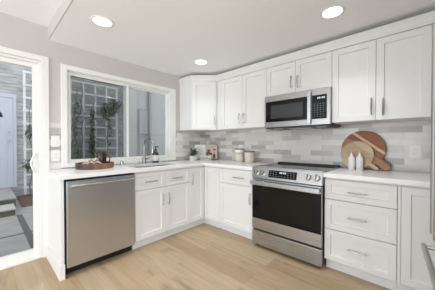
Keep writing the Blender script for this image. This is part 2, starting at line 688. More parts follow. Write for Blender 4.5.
bm = N(); box(bm, XR + 0.12, XL2, YSOF, YSOF + 0.12, 0, CZ2)
struct('wall_return', 'pale living room return wall', bm, M['wall'], cat='wall')

# tile backsplash
bm = N()
box(bm, WA, WA + 0.008, -2.298, -2.197, HC + 0.002, 1.403)
box(bm, WA, WA + 0.008, -2.197, -0.684, HC + 0.002, 0.9235)
box(bm, WA, WA + 0.008, -0.684, WB, HC + 0.002, 1.402)
box(bm, WA + 0.008, XR, WB - 0.008, WB, HC + 0.002, 1.402)
struct('trim_1', 'backsplash of long white and grey tiles', bm, M['tile'], cat='backsplash')

# ------------------------------------------------------------------ window
win = thing('window_1', 'white sliding window over the sink', 'window', (WA, -1.45, 0.92))
win['kind'] = 'structure'


def ring(bm, y0, y1, z0, z1, t, d0, d1, mp=MA, tb=None, tt=None):
    """rectangular frame: u from y0..y1, thickness t inward"""
    tb = t if tb is None else tb
    tt = t if tt is None else tt
    slab(bm, [y0, y0 + t, y1 - t, y1], [z0, z0 + tb, z1 - tt, z1], lambda u, v: not (y0 + t < u < y1 - t and z0 + tb < v < z1 - tt), d0, d1, lambda u, v, w: mp(u, w, v))


bm = N()
slab(bm, [-2.197, -2.140, -0.771, -0.684], [0.923, 0.962, 2.000, 2.051],
     lambda u, v: not (-2.140 < u < -0.771 and 0.962 < v < 2.0), WA, WA + 0.020, lambda u, v, w: MA(u, w, v))
obj('casing', bm, M['trim'], win, bevel=0.004)
bm = N(); ring(bm, WY0 - 0.004, WY1 + 0.004, WZ0 - 0.004, WZ1 + 0.004, 0.012, WA - 0.135, WA - 0.001)
obj('jamb', bm, M['trim'], win)
bm = N(); ring(bm, WY0 + 0.008, WY1 - 0.008, WZ0 + 0.008, WZ1 - 0.008, 0.020, WA - 0.115, WA - 0.030)
obj('window_frame', bm, M['whiteplastic'], win, bevel=0.002)
sash = N(); ring(sash, WY0 + 0.012, -1.425, WZ0 + 0.012, WZ1 - 0.012, 0.030, WA - 0.062, WA - 0.038)
s1 = obj('sash', sash, M['whiteplastic'], win, bevel=0.002)
bm = N(); box(bm, WY0 + 0.030, -1.440, WA - 0.052, WA - 0.048, WZ0 + 0.030, WZ1 - 0.030, MA)
obj('pane', bm, M['glass'], s1)
sash = N(); ring(sash, -1.478, WY1 - 0.012, WZ0 + 0.012, WZ1 - 0.012, 0.030, WA - 0.096, WA - 0.072)
s2 = obj('sash', sash, M['whiteplastic'], win, bevel=0.002)
bm = N(); box(bm, -1.460, WY1 - 0.030, WA - 0.086, WA - 0.082, WZ0 + 0.030, WZ1 - 0.030, MA)
obj('pane', bm, M['glass'], s2)
bm = N(); ring(bm, WY0 + 0.022, -1.46, WZ0 + 0.022, WZ1 - 0.022, 0.014, WA - 0.108, WA - 0.098)
s3 = obj('screen_frame', bm, M['darkgrey'], win)
bm = N(); box(bm, WY0 + 0.03, -1.468, WA - 0.104, WA - 0.1035, WZ0 + 0.03, WZ1 - 0.03, MA)
obj('insect_screen', bm, M['screen'], s3)

# ------------------------------------------------------------------ sliding door
door = thing('door_1', 'white framed sliding glass patio door', 'door', (WA, -3.2, 0.0))
door['kind'] = 'structure'
bm = N()
slab(bm, [DY0 - 0.06, DY0, DY1, -2.300], [0, DZT, 2.085], lambda u, v: not (DY0 < u < DY1 and v < DZT), WA, WA + 0.018, lambda u, v, w: MA(u, w, v))
obj('casing', bm, M['trim'], door, bevel=0.004)
bm = N(); ring(bm, DY0, DY1, 0.0, DZT, 0.022, WA - 0.135, WA - 0.004, tb=0.018)
obj('door_frame', bm, M['whiteplastic'], door, bevel=0.002)


def leaf(y0, y1, d0, d1):
    bm = N(); ring(bm, y0, y1, 0.018, DZT - 0.022, 0.046, d0, d1, tb=0.082)
    p = obj('sliding_panel', bm, M['whiteplastic'], door, bevel=0.003)
    bm = N(); box(bm, y0 + 0.04, y1 - 0.04, (d0 + d1) / 2 - 0.003, (d0 + d1) / 2 + 0.003, 0.085, DZT - 0.062, MA)
    obj('pane', bm, M['glass'], p)
    return p


p1 = leaf(-3.27, DY1 - 0.022, WA - 0.075, WA - 0.040)
leaf(DY0 + 0.022, -3.22, WA - 0.120, WA - 0.085)
bm = N()
hx = WA - 0.036
box(bm, -2.424, -2.398, WA - 0.041, hx, 0.87, 1.10, MA)
pts = [(hx, -2.412, 1.075)]
for k in range(0, 13):
    a = k / 12
    pts.append((hx + 0.030 + 0.018 * math.sin(math.pi * a), -2.418 - 0.030 * math.sin(math.pi * a), 1.075 - 0.18 * a))
pts.append((hx, -2.412, 0.895))
tube(bm, pts, 0.009, 8)
obj('handle', bm, M['whiteplastic'], p1, bevel=0.002)

# short baseboard and ceiling trim of the rest of the left wall
bm = N(); box(bm, YB, DY0 - 0.06, WA, WA + 0.014, 0, 0.12, MA)
struct('baseboard_left', 'white baseboard beyond the patio door', bm, M['trim'], cat='baseboard')


# ------------------------------------------------------------------ cabinet helpers
def shaker(parent, u0, u1, z0, z1, d, mp, name='door', rail=0.056, rec=0.013, t=0.019, rail_z=None):
    """one-piece recessed-panel front; face at depth d"""
    rz = rail if rail_z is None else rail_z
    bm = N()
    O = [(u0, z0), (u1, z0), (u1, z1), (u0, z1)]
    I = [(u0 + rail, z0 + rz), (u1 - rail, z0 + rz), (u1 - rail, z1 - rz), (u0 + rail, z1 - rz)]
    e = 0.004
    J = [(u0 + rail + e, z0 + rz + e), (u1 - rail - e, z0 + rz + e), (u1 - rail - e, z1 - rz - e), (u0 + rail + e, z1 - rz - e)]
    c = 0.002
    F = [(u0 + c, z0 + c), (u1 - c, z0 + c), (u1 - c, z1 - c), (u0 + c, z1 - c)]
    L = [[bm.verts.new(mp(u, dd, z)) for u, z in Q] for Q, dd in ((O, d - t), (O, d - c), (F, d), (I, d), (J, d - rec))]
    for a, b in zip(L, L[1:]):
        for k in range(4):
            bm.faces.new([a[k], a[(k + 1) % 4], b[(k + 1) % 4], b[k]])
    bm.faces.new(L[0]); bm.faces.new(L[-1])
    return obj(name, bm, M['cab'], parent)


def bow(parent, u, z, d, mp, length=0.15, vert=True, name='handle', arch=0.010, r=0.0050):
    """bow pull: two feet and a gently arched bar"""
    bm = N()
    P = []
    n = 10
    for k in range(n + 1):
        a = k / n
        s = (a - 0.5) * length
        h = 0.026 + arch * (1 - (2 * a - 1) ** 2)
        P.append(mp(u, d + h, z + s) if vert else mp(u + s, d + h, z))
    tube(bm, P, [r * (0.9 + 0.35 * math.sin(math.pi * k / n)) for k in range(n + 1)], 8)
    for s in (-0.40, 0.40):
        o = s * length
        a = (mp(u, d - 0.001, z + o), mp(u, d + 0.028, z + o)) if vert else (mp(u + o, d - 0.001, z), mp(u + o, d + 0.028, z))
        tube(bm, a, 0.0045, 8)
    return obj(name, bm, M['nickel'], parent, smooth=True)


DF, DB = 0.605, 0.585         # door face and cabinet box front
ZB, ZT = 0.103, 0.869
GA, GB = WA + 0.002, -WB + 0.002   # cabinet backs, as depth


def base_body(parent, u0, u1, mp, back, hollow=False, toe=True):
    bm = N()
    if hollow:
        t = 0.018
        box(bm, u0, u0 + t, back, DB, ZB, ZT, mp); box(bm, u1 - t, u1, back, DB, ZB, ZT, mp)
        box(bm, u0 + t, u1 - t, back, DB, ZB, ZB + t, mp); box(bm, u0 + t, u1 - t, back, back + 0.006, ZB + t, ZT, mp)
        box(bm, u0 + t, u1 - t, DB - t, DB, ZB + t, ZT - 0.0, mp)
    else:
        box(bm, u0, u1, back, DB, ZB, ZT, mp)
    obj('body', bm, M['cab'], parent)
    if toe:
        bm = N(); box(bm, u0, u1, 0.52, 0.540, 0.0, ZB, mp)
        obj('toe_kick', bm, M['toe'], parent)


g = 0.0015
# sink base
sb = thing('base_cabinet', 'wide white cabinet under the sink with two false drawers over two doors', 'cabinet', (0.3, -1.261, 0), 'base cabinets')
base_body(sb, -1.652, -0.870, MA, GA, hollow=True)
for a, b, hu in ((-1.652 + g, -1.261 - g, -1.466), (-1.261 + g, -0.870 - g, -1.092)):
    f = shaker(sb, a, b, 0.664, 0.853, DF, MA, 'drawer_front', rail=0.050, rail_z=0.045)
    bow(f, hu, 0.748, DF, MA, 0.16, False, arch=0.004)
d_ = shaker(sb, -1.652 + g, -1.261 - g, ZB, 0.658, DF, MA)
bow(d_, -1.305, 0.512, DF, MA, 0.145, arch=0.004)
d_ = shaker(sb, -1.261 + g, -0.870 - g, ZB, 0.658, DF, MA)
bow(d_, -1.227, 0.512, DF, MA, 0.145, arch=0.004)

# corner base
cb = thing('base_cabinet', 'white corner base cabinet with a folding pair of narrow doors', 'cabinet', (0.3, -0.3, 0), 'base cabinets')
bm = N()
slab(bm, [WA + 0.002, DB, 0.902], [-0.869, -DB, WB - 0.002], lambda x, y: x < DB or y > -DB, ZB, ZT, lambda u, v, w: (u, v, w))
obj('body', bm, M['cab'], cb)
bm = N()
box(bm, -0.869, -0.540, 0.52, 0.540, 0.0, ZB, MA)
box(bm, 0.520, 0.902, 0.52, 0.540, 0.0, ZB, MB)
obj('toe_kick', bm, M['toe'], cb)
d_ = shaker(cb, -0.870 + g, -DF - 0.003, ZB, 0.853, DF, MA)
bow(d_, -0.846, 0.694, DF, MA, 0.145, arch=0.004)
shaker(cb, DF + 0.003, 0.903 - g, ZB, 0.853, DF, MB)

# left of the range
lb = thing('base_cabinet', 'white base cabinet left of the range with one drawer over one door', 'cabinet', (1.18, -0.3, 0), 'base cabinets')
base_body(lb, 0.904, 1.450, MB, GB)
f = shaker(lb, 0.903 + g, 1.450 - g, 0.668, 0.853, DF, MB, 'drawer', rail=0.050, rail_z=0.045)
bow(f, 1.228, 0.757, DF, MB, 0.17, False, arch=0.004)
d_ = shaker(lb, 0.903 + g, 1.450 - g, ZB, 0.662, DF, MB)
bow(d_, 1.403, 0.522, DF, MB, 0.14, arch=0.004)

# drawer stack
ds = thing('drawer_cabinet', 'white three drawer base cabinet right of the range', 'cabinet', (2.49, -0.3, 0))
base_body(ds, 2.231, 2.756, MB, GB)
for z0, z1, hz in ((0.674, 0.853, 0.756), (0.395, 0.668, 0.530), (ZB, 0.389, 0.250)):
    f = shaker(ds, 2.231 + g, 2.756 - g, z0, z1, DF, MB, 'drawer', rail=0.052, rail_z=0.047)
    bow(f, 2.493, hz, DF, MB, 0.15, False, arch=0.004)

# right-hand end
rb = thing('base_cabinet', 'white base cabinet with one tall door beside the fridge', 'cabinet', (3.2, -0.3, 0), 'base cabinets')
base_body(rb, 2.757, XR - 0.004, MB, GB)
bm = N(); box(bm, 2.757 + g, 2.776, DB, DF, ZB, 0.853, MB)
obj('filler_strip', bm, M['cab'], rb)
shaker(rb, 2.779, 3.20, ZB, 0.853, DF, MB)
bm = N(); box(bm, 3.203, XR - 0.004, DB, DF, ZB, 0.853, MB)
obj('filler_panel', bm, M['cab'], rb)

# end panel left of the dishwasher
ep = thing('end_panel', 'white finished end panel left of the dishwasher', 'panel', (0.3, -2.31, 0))
bm = N(); box(bm, -2.322, -2.298, WA + 0.002, DF, 0.0, 0.872, MA)
obj('panel', bm, M['cab'], ep, bevel=0.001)
bm = N(); box(bm, -2.335, -2.322, WA + 0.020, DF + 0.012, 0.0, 0.128, MA); box(bm, -2.322, -2.296, DF, DF + 0.012, 0.0, 0.128, MA)
obj('base_trim', bm, M['trim'], ep)

# ------------------------------------------------------------------ dishwasher
dw = thing('dishwasher', 'stainless steel dishwasher with a long bar handle', 'dishwasher', (0.3, -1.97, 0))
bm = N(); box(bm, -2.288, -1.668, WA + 0.03, 0.595, 0.10, 0.862, MA)
obj('body', bm, M['black'], dw)
bm = N(); box(bm, -2.284, -1.668, 0.597, 0.630, 0.092, 0.850, MA)
dd = obj('door', bm, M['steelV'], dw, bevel=0.004)
bm = N(); box(bm, -2.280, -1.672, 0.590, 0.622, 0.852, 0.860, MA)
obj('control_strip', bm, M['black'], dw)
bm = N(); box(bm, -2.284, -1.668, 0.515, 0.535, 0.0, 0.098, MA)
obj('toe_kick', bm, M['black'], dw)
bm = N()
tube(bm, [(0.667, -2.262, 0.808), (0.667, -1.694, 0.808)], 0.0125, 14)
for y in (-2.235, -1.721):
    box(bm, y - 0.012, y + 0.012, 0.629, 0.668, 0.800, 0.816, MA)
obj('handle', bm, M['nickel'], dd, smooth=True)

# ------------------------------------------------------------------ counters
CF = 0.645
SX0, SX1, SY0, SY1 = 0.16, 0.535, -1.60, -0.945
bm = N()
slab(bm, [WA + 0.001, SX0, SX1, CF, 1.4525], [-2.350, SY0, SY1, -CF, WB - 0.001],
     lambda x, y: (x < CF or y > -CF) and not (SX0 < x < SX1 and SY0 < y < SY1), HC - 0.038, HC, lambda u, v, w: (u, v, w))
ct = tag(obj('countertop', bm, M['quartz'], bevel=0.003, loc=(0.3, -0.9, HC - 0.038)), 'white quartz countertop running round the corner with the sink cut into it', 'countertop')
bm = N(); box(bm, 2.2295, XR - 0.002, 0.0 - WB + 0.001, CF, HC - 0.038, HC, MB)
tag(obj('countertop', bm, M['quartz'], bevel=0.003), 'white quartz countertop right of the range under the cutting boards', 'countertop')

# sink
sk = thing('sink', 'undermount stainless sink below the window', 'sink', (0.35, -1.27, 0.68))
bm = N()
zs0, zs1, tk = 0.70, HC - 0.038, 0.012
X0, X1, Y0, Y1 = SX0 - 0.004, SX1 + 0.004, SY0 - 0.004, SY1 + 0.004
ring(bm, Y0 - tk, Y1 + tk, X0 - tk, X1 + tk, tk, zs0, zs1, mp=lambda u, d, z: (z, u, d))
box(bm, X0 - tk, X1 + tk, Y0 - tk, Y1 + tk, zs0 - tk, zs0)
obj('basin', bm, M['steelin'], sk)
bm = N(); lathe(bm, [(0.045, 0.001), (0.042, 0.004), (0.02, 0.003), (0.0, 0.003)], (0.30, -1.27, zs0))
obj('drain', bm, M['chrome'], sk, smooth=True)

# faucet
fa = thing('faucet', 'brushed gooseneck kitchen faucet behind the sink', 'faucet', (0.09, -1.262, HC))
bm = N(); lathe(bm, [(0.031, 0.0), (0.031, 0.006), (0.024, 0.010), (0.0235, 0.085), (0.019, 0.095), (0.0, 0.096)], (0.09, -1.262, HC))
obj('base', bm, M['faucet'], fa, smooth=True)
bm = N()
P = [(0.09, -1.262, HC + 0.09), (0.09, -1.262, HC + 0.24)]
for k in range(1, 15):
    a = math.pi * k / 14 * 0.97
    P.append((0.09 + 0.108 * (1 - math.cos(a)), -1.262, HC + 0.24 + 0.108 * math.sin(a)))
P.append((0.308, -1.262, HC + 0.205))
tube(bm, P, 0.0125, 12)
obj('spout', bm, M['faucet'], fa, smooth=True)
bm = N(); tube(bm, [(0.308, -1.262, HC + 0.215), (0.3085, -1.262, HC + 0.150)], [0.0165, 0.018], 12)
obj('spray_head', bm, M['faucet'], fa, smooth=True)
bm = N(); tube(bm, [(0.09, -1.240, HC + 0.062), (0.09, -1.212, HC + 0.066), (0.095, -1.150, HC + 0.090)], [0.012, 0.009, 0.006], 10)
obj('lever', bm, M['faucet'], fa, smooth=True)

# air gap
bm = N(); lathe(bm, [(0.024, 0.0), (0.024, 0.004), (0.020, 0.006), (0.020, 0.046), (0.017, 0.054), (0.0, 0.056)], (0.095, -1.575, HC))
tag(obj('air_gap', bm, M['chrome'], smooth=True), 'small chrome air gap cap on the counter left of the faucet', 'air gap')

# soap bottle
so = thing('soap_dispenser', 'dark amber soap bottle with black pump right of the faucet', 'soap bottle', (0.110, -1.098, HC))
c = (0.110, -1.098, HC)
bm = N(); lathe(bm, [(0.0, 0.0), (0.041, 0.0), (0.045, 0.004), (0.045, 0.124), (0.042, 0.140), (0.028, 0.156), (0.016, 0.165), (0.016, 0.180), (0.0, 0.180)], c)
obj('bottle', bm, M['amber'], so, smooth=True)
bm = N(); lathe(bm, [(0.0453, 0.030), (0.0457, 0.031), (0.0457, 0.108), (0.0453, 0.109)], c, cap0=False, cap1=False)
obj('label', bm, M['label'], so, smooth=True)
bm = N(); lathe(bm, [(0.0, 0.178), (0.019, 0.178), (0.019, 0.196), (0.007, 0.198), (0.007, 0.222), (0.014, 0.224), (0.014, 0.236), (0.0, 0.238)], c, n=16)
tube(bm, [(c[0], c[1], HC + 0.230), (c[0] + 0.030, c[1] + 0.022, HC + 0.230), (c[0] + 0.036, c[1] + 0.026, HC + 0.220)], 0.0065, 8)
obj('pump', bm, M['black'], so, smooth=True)

# ------------------------------------------------------------------ upper cabinets
UB, UT = 1.400, 2.139
UF, UBX = 0.330, 0.310


def upper(label, u0, u1, z0, doors, handles, hl=0.145):
    t = thing('wall_cabinet', label, 'cabinet', ((u0 + u1) / 2, -0.15, z0), 'wall cabinets')
    bm = N(); box(bm, u0, u1, -WB + 0.002, UBX, z0, UT + 0.006, MB)
    obj('body', bm, M['cab'], t)
    for (a, b), h in zip(doors, handles):
        d_ = shaker(t, a, b, z0, UT, UF, MB)
        if h:
            bow(d_, h[0], h[1], UF, MB, hl, arch=0.010, r=0.0058)
    return t


# diagonal corner cabinet
YC = 0.591
cu = thing('wall_cabinet', 'white diagonal corner wall cabinet with one door', 'cabinet', (0.25, -0.25, UB), 'wall cabinets')


def prism(bm, poly, z0, z1):
    lo = [bm.verts.new((x, y, z0)) for x, y in poly]
    hi = [bm.verts.new((x, y, z1)) for x, y in poly]
    n = len(poly)
    bm.faces.new(lo[::-1]); bm.faces.new(hi)
    for k in range(n):
        bm.faces.new([lo[k], lo[(k + 1) % n], hi[(k + 1) % n], hi[k]])


DA = 0.310
bm = N(); prism(bm, [(WA + 0.001, -YC), (DA, -YC), (YC + 0.0, -DA), (YC, WB - 0.010), (WA + 0.009, WB - 0.010), (WA + 0.009, -YC + 0.02), (WA + 0.001, -YC + 0.02)], UB, UT + 0.006)
obj('body', bm, M['cab'], cu)
dv = Vector((YC - DA, YC - DA, 0)); Ld = dv.length; dv.normalize()
nv = Vector((dv.y, -dv.x, 0))
P0 = Vector((DA, -YC, 0))
MD = lambda u, d, z: tuple(P0 + dv * u + nv * d + Vector((0, 0, z)))
d_ = shaker(cu, 0.012, Ld - 0.020, UB, UT, 0.020, MD)
bow(d_, Ld - 0.045, 1.545, 0.020, MD, 0.14, arch=0.010, r=0.0058)

upper('white wall cabinet with two doors beside the corner cabinet', YC + 0.004, 1.4535, UB, [(0.690, 1.0785), (1.0815, 1.4525)], [(1.042, 1.536), (1.116, 1.533)])
upper('short white wall cabinet with two doors above the microwave', 1.4545, 2.2165, 1.770, [(1.456, 1.8295), (1.8325, 2.2155)], [(1.788, 1.902), (1.864, 1.890)], hl=0.14)
upper('white wall cabinet with two doors above the cutting boards', 2.2175, 2.9485, UB, [(2.219, 2.5845), (2.5875, 2.947)], [(2.555, 1.527), (2.640, 1.512)], hl=0.155)
upper('white wall cabinet in the corner beside the fridge', 2.9495, XR - 0.004, UB, [(2.975, 3.34), (3.343, 3.69)], [None, None])

# crown along the tops, with its return at the window wall
bm = N()
za, zb = UT + 0.004, 2.234
pl = [(WA + 0.001, -YC - 0.006), (DA + 0.004, -YC - 0.006), (YC + 0.010, -DA - 0.020), (YC + 0.012, -UF - 0.004), (XR - 0.003, -UF - 0.004)]
pu = [(WA + 0.001, -YC - 0.022), (DA + 0.014, -YC - 0.022), (YC + 0.022, -DA - 0.036), (YC + 0.024, -UF - 0.022), (XR - 0.003, -UF - 0.022)]
back = [(WA + 0.001, -YC + 0.06), (DA - 0.02, -YC + 0.06), (YC - 0.05, -DA + 0.03), (YC, -UF + 0.06), (XR - 0.003, -UF + 0.06)]
rows = []
for poly, z in ((back, za), (pl, za), (pl, za + 0.030), (pu, zb - 0.022), (pu, zb), (back, zb)):
    rows.append([bm.verts.new((x, y, z)) for x, y in poly])
for a, b in zip(rows, rows[1:] + rows[:1]):
    for k in range(4):
        bm.faces.new([a[k], a[k + 1], b[k + 1], b[k]])
bm.faces.new([r_[0] for r_ in rows]); bm.faces.new([r_[-1] for r_ in rows][::-1])
struct('trim_2', 'white crown moulding over the wall cabinets', bm, M['cab'], cat='moulding')
bm = N()
prism(bm, [(WA + 0.003, -YC + 0.09), (DA - 0.05, -YC + 0.09), (YC - 0.1, -DA + 0.06), (YC - 0.1, -UF + 0.09), (XR - 0.003, -UF + 0.09), (XR - 0.003, WB - 0.002), (WA + 0.003, WB - 0.002)], UT + 0.008, CZ - 0.001)
struct('trim_3', 'white filler between the wall cabinets and the ceiling', bm, M['cab'], cat='filler')

# ------------------------------------------------------------------ microwave
mx0, mx1, mz0, mz1, mf = 1.474, 2.2225, 1.366, 1.762, 0.400
mw = thing('microwave', 'stainless over the range microwave with black glass door', 'microwave', (1.85, -0.2, mz0))
bm = N(); box(bm, mx0 + 0.004, mx1 - 0.002, -WB + 0.012, 0.362, mz0 + 0.012, mz1, MB)
obj('body', bm, M['darkgrey'], mw)
bm = N()
slab(bm, [mx0, mx0 + 0.016, 1.994, 2.044, 2.188, mx1], [mz0 + 0.016, mz0 + 0.080, mz1 - 0.070, mz1],
     lambda u, v: not (mz0 + 0.080 < v < mz1 - 0.070 and (mx0 + 0.016 < u < 1.994 or 2.044 < u < 2.188)), 0.362, mf, lambda u, v, w: MB(u, w, v))
fr = obj('front_frame', bm, M['steelM'], mw, bevel=0.003)
bm = N(); box(bm, mx0 + 0.017, 1.993, 0.365, mf - 0.003, mz0 + 0.081, mz1 - 0.071, MB)
dr = obj('door_glass', bm, M['blackglass'], mw)
bm = N(); box(bm, mx0 + 0.085, 1.945, mf - 0.004, mf - 0.0015, mz0 + 0.120, mz1 - 0.120, MB)
obj('window', bm, M['greyglass'], dr)
bm = N(); box(bm, 2.001, 2.038, mf + 0.016, mf + 0.028, mz0 + 0.030, mz1 - 0.020, MB)
for z in (mz0 + 0.06, mz1 - 0.05):
    tube(bm, [(2.018, -mf + 0.002, z), (2.018, -mf - 0.024, z)], 0.008, 8)
obj('handle', bm, M['steelH'], mw, bevel=0.004)
bm = N(); box(bm, 2.045, 2.187, 0.365, mf - 0.003, mz0 + 0.081, mz1 - 0.071, MB)
kp = obj('keypad', bm, M['blackglass'], mw)
bm = N()
for r_ in range(7):
    for c_ in range(4):
        x = 2.064 + c_ * 0.029; z = mz0 + 0.100 + r_ * 0.022
        box(bm, x, x + 0.012, mf - 0.0035, mf - 0.002, z, z + 0.007, MB)
obj('button_legend', bm, M['legend'], kp)
bm = N()
for k, x in enumerate((2.098, 2.116, 2.140, 2.158)):
    box(bm, x, x + 0.010, mf - 0.0035, mf - 0.002, mz1 - 0.108, mz1 - 0.090, MB)
obj('display', bm, M['digit'], kp)
bm = N(); box(bm, mx0 + 0.01, mx1 - 0.01, 0.02, 0.385, mz0, mz0 + 0.012, MB)
bt = obj('underside', bm, M['darkgrey'], mw, bevel=0.002)
for x in (1.56, 2.06):
    bm = N(); box(bm, x, x + 0.10, 0.26, 0.33, mz0 - 0.003, mz0 + 0.002, MB)
    obj('lamp_lens', bm, M['whiteplastic'], bt)
bm = N()
for k in range(7):
    box(bm, 1.72, 1.98, 0.10 + k * 0.03, 0.115 + k * 0.03, mz0 - 0.002, mz0 + 0.002, MB)
obj('filter_grille', bm, M['nickel'], bt)

# ------------------------------------------------------------------ range
rx0, rx1 = 1.4625, 2.2265
rg = thing('range', 'stainless slide in electric range with black glass oven door', 'stove', (1.845, -0.33, 0))
bm = N(); box(bm, rx0 + 0.004, rx1 - 0.004, 0.03, 0.625, 0.045, 0.895, MB)
obj('body', bm, M['black'], rg)
bm = N(); box(bm, rx0 + 0.002, rx1 - 0.002, 0.025, 0.615, 0.895, 0.918, MB)
top = obj('cooktop', bm, M['blackglass'], rg, bevel=0.003)
bm = N(); box(bm, rx0, rx1, 0.590, 0.622, 0.897, 0.921, MB); box(bm, rx0, rx0 + 0.012, 0.025, 0.600, 0.897, 0.921, MB); box(bm, rx1 - 0.012, rx1, 0.025, 0.600, 0.897, 0.921, MB)
obj('cooktop_edge', bm, M['steelH'], top)
for (x, y, r_) in ((1.66, 0.20, 0.075), (2.03, 0.20, 0.095), (1.66, 0.44, 0.105), (2.03, 0.44, 0.085)):
    bm = N(); lathe(bm, [(r_, 0.0), (r_, 0.0006), (r_ - 0.004, 0.0006), (r_ - 0.004, 0.0)], (x, -y, 0.9182), n=40, cap0=False, cap1=False)
    obj('burner_ring', bm, M['darkgrey'], top)
bm = N(); box(bm, rx0 + 0.01, rx1 - 0.01, -0.012, 0.055, 0.900, 0.936, MB)
obj('rear_vent', bm, M['black'], rg, bevel=0.006)
# sloped control panel
bm = N()
prof = [(0.600, 0.920), (0.632, 0.918), (0.668, 0.792), (0.600, 0.792)]
a = [bm.verts.new((rx0, -d, z)) for d, z in prof]; b = [bm.verts.new((rx1, -d, z)) for d, z in prof]
bm.faces.new(a); bm.faces.new(b[::-1])
for k in range(4):
    bm.faces.new([a[k], a[(k + 1) % 4], b[(k + 1) % 4], b[k]])
cp = obj('control_panel', bm, M['steelH'], rg, bevel=0.003)
sl = Vector((0, -0.036, -0.126)).normalized()        # down the slope
nn = Vector((0, -0.126, 0.036)).normalized()         # out of the slope
SP = Vector((0, -0.632, 0.918))


def on_slope(x, s, h):
    p = SP + sl * s + nn * h
    return (x, p.y, p.z)


bm = N()
box(bm, 1.672, 1.985, 0.026, 0.106, -0.002, 0.003, lambda u, s, h: on_slope(u, s, h))
dp = obj('display_panel', bm, M['blackglass'], cp)
bm = N()
for r_ in range(3):
    for c_ in range(9):
        if 3 <= c_ <= 5 and r_ < 2:
            continue
        x = 1.690 + c_ * 0.0325; s = 0.040 + r_ * 0.022
        box(bm, x, x + 0.014, s, s + 0.006, 0.0028, 0.0036, lambda u, s_, h: on_slope(u, s_, h))
obj('button_legend', bm, M['legend'], dp)
bm = N()
for x in (1.800, 1.818, 1.842, 1.860):
    box(bm, x, x + 0.010, 0.038, 0.056, 0.0028, 0.0036, lambda u, s_, h: on_slope(u, s_, h))
obj('clock', bm, M['digit'], dp)
for x in (1.510, 1.592, 2.098, 2.178):
    c = Vector(on_slope(x, 0.062, 0.0))
    bm = N(); lathe(bm, [(0.036, 0.0), (0.036, 0.004), (0.031, 0.006), (0.029, 0.028), (0.025, 0.033), (0.0, 0.034)], c, n=24, axis=nn)
    k_ = obj('knob', bm, M['nickel'], cp, smooth=True)
    bm = N(); box(bm, x - 0.004, x + 0.004, 0.062 - 0.022, 0.062 + 0.022, 0.030, 0.040, lambda u, s_, h: on_slope(u, s_, h))
    obj('grip', bm, M['darkgrey'], k_, bevel=0.002)
# oven door
bm = N()
slab(bm, [rx0 + 0.003, rx0 + 0.014, rx1 - 0.014, rx1 - 0.003], [0.213, 0.333, 0.700, 0.783], lambda u, v: not (rx0 + 0.014 < u < rx1 - 0.014 and 0.333 < v < 0.700), 0.628, 0.662, lambda u, v, w: MB(u, w, v))
od = obj('oven_door', bm, M['steelH'], rg, bevel=0.003)
bm = N(); box(bm, rx0 + 0.006, rx1 - 0.006, 0.630, 0.6632, 0.336, 0.716, MB)
ow = obj('oven_glass', bm, M['blackglass'], od)
bm = N(); box(bm, 1.56, 2.13, 0.662, 0.6642, 0.38, 0.66, MB)
obj('oven_window', bm, M['blackglass2'], ow)
bm = N()
box(bm, rx0 + 0.006, rx1 - 0.006, 0.700, 0.716, 0.722, 0.768, MB)
for x in (rx0 + 0.03, rx1 - 0.06):
    box(bm, x, x + 0.03, 0.660, 0.702, 0.736, 0.758, MB)
obj('handle', bm, M['steelH'], od, bevel=0.005, seg=3)
bm = N(); box(bm, rx0 + 0.003, rx1 - 0.003, 0.628, 0.660, 0.034, 0.192, MB)
obj('storage_drawer', bm, M['steelH'], rg, bevel=0.004)
for x in (rx0 + 0.04, rx1 - 0.04):
    for d in (0.10, 0.60):
        bm = N(); lathe(bm, [(0.018, 0.0), (0.018, 0.012), (0.010, 0.014), (0.010, 0.046)], (x, -d, 0.0), n=14)
        obj('foot', bm, M['black'], rg)

# ------------------------------------------------------------------ refrigerator on the right wall
fx, fy0, fy1 = 2.972, -1.960, -1.050
rf = thing('refrigerator', 'stainless french door refrigerator at the right edge, only its handles in view', 'refrigerator', (3.3, -1.5, 0))
bm = N(); box(bm, fx + 0.065, XR - 0.07, fy0 + 0.005, fy1 - 0.005, 0.03, 1.77)
obj('body', bm, M['darkgrey'], rf, bevel=0.004)
fy = (fy0 + fy1) / 2
for y0, y1, hy in ((fy0, fy - 0.002, fy - 0.045), (fy + 0.002, fy1, fy + 0.045)):
    bm = N(); box(bm, fx, fx + 0.06, y0, y1, 0.70, 1.775)
    d_ = obj('door', bm, M['steelV'], rf, bevel=0.008)
    bm = N(); tube(bm, [(fx - 0.058, hy, 0.80), (fx - 0.058, hy, 1.64)], 0.0125, 14)
    for z in (0.825, 1.615):
        tube(bm, [(fx + 0.002, hy, z), (fx - 0.060, hy, z)], 0.011, 10)
    obj('handle', bm, M['nickel'], d_, smooth=True)
bm = N(); box(bm, fx, fx + 0.06, fy0, fy1, 0.06, 0.69)
d_ = obj('freezer_drawer', bm, M['steelV'], rf, bevel=0.008)
bm = N(); P = []
for k in range(17):
    a = k / 16
    P.append((fx - 0.058 - 0.0 * math.sin(math.pi * a), fy1 - 0.055 - a * (fy1 - fy0 - 0.11), 0.622))
tube(bm, P, 0.0125, 14)
for y in (fy1 - 0.075, fy0 + 0.075):
    tube(bm, [(fx + 0.002, y, 0.622), (fx - 0.060, y, 0.622)], 0.011, 10)
obj('handle', bm, M['nickel'], d_, smooth=True)
for y in (fy0 + 0.08, fy1 - 0.08):
    for x in (fx + 0.10, XR - 0.10):
        bm = N(); lathe(bm, [(0.02, 0), (0.02, 0.03)], (x, y, 0), n=12)
        obj('foot', bm, M['black'], rf)


rf.rotation_euler = (0, 0, R(3.5))

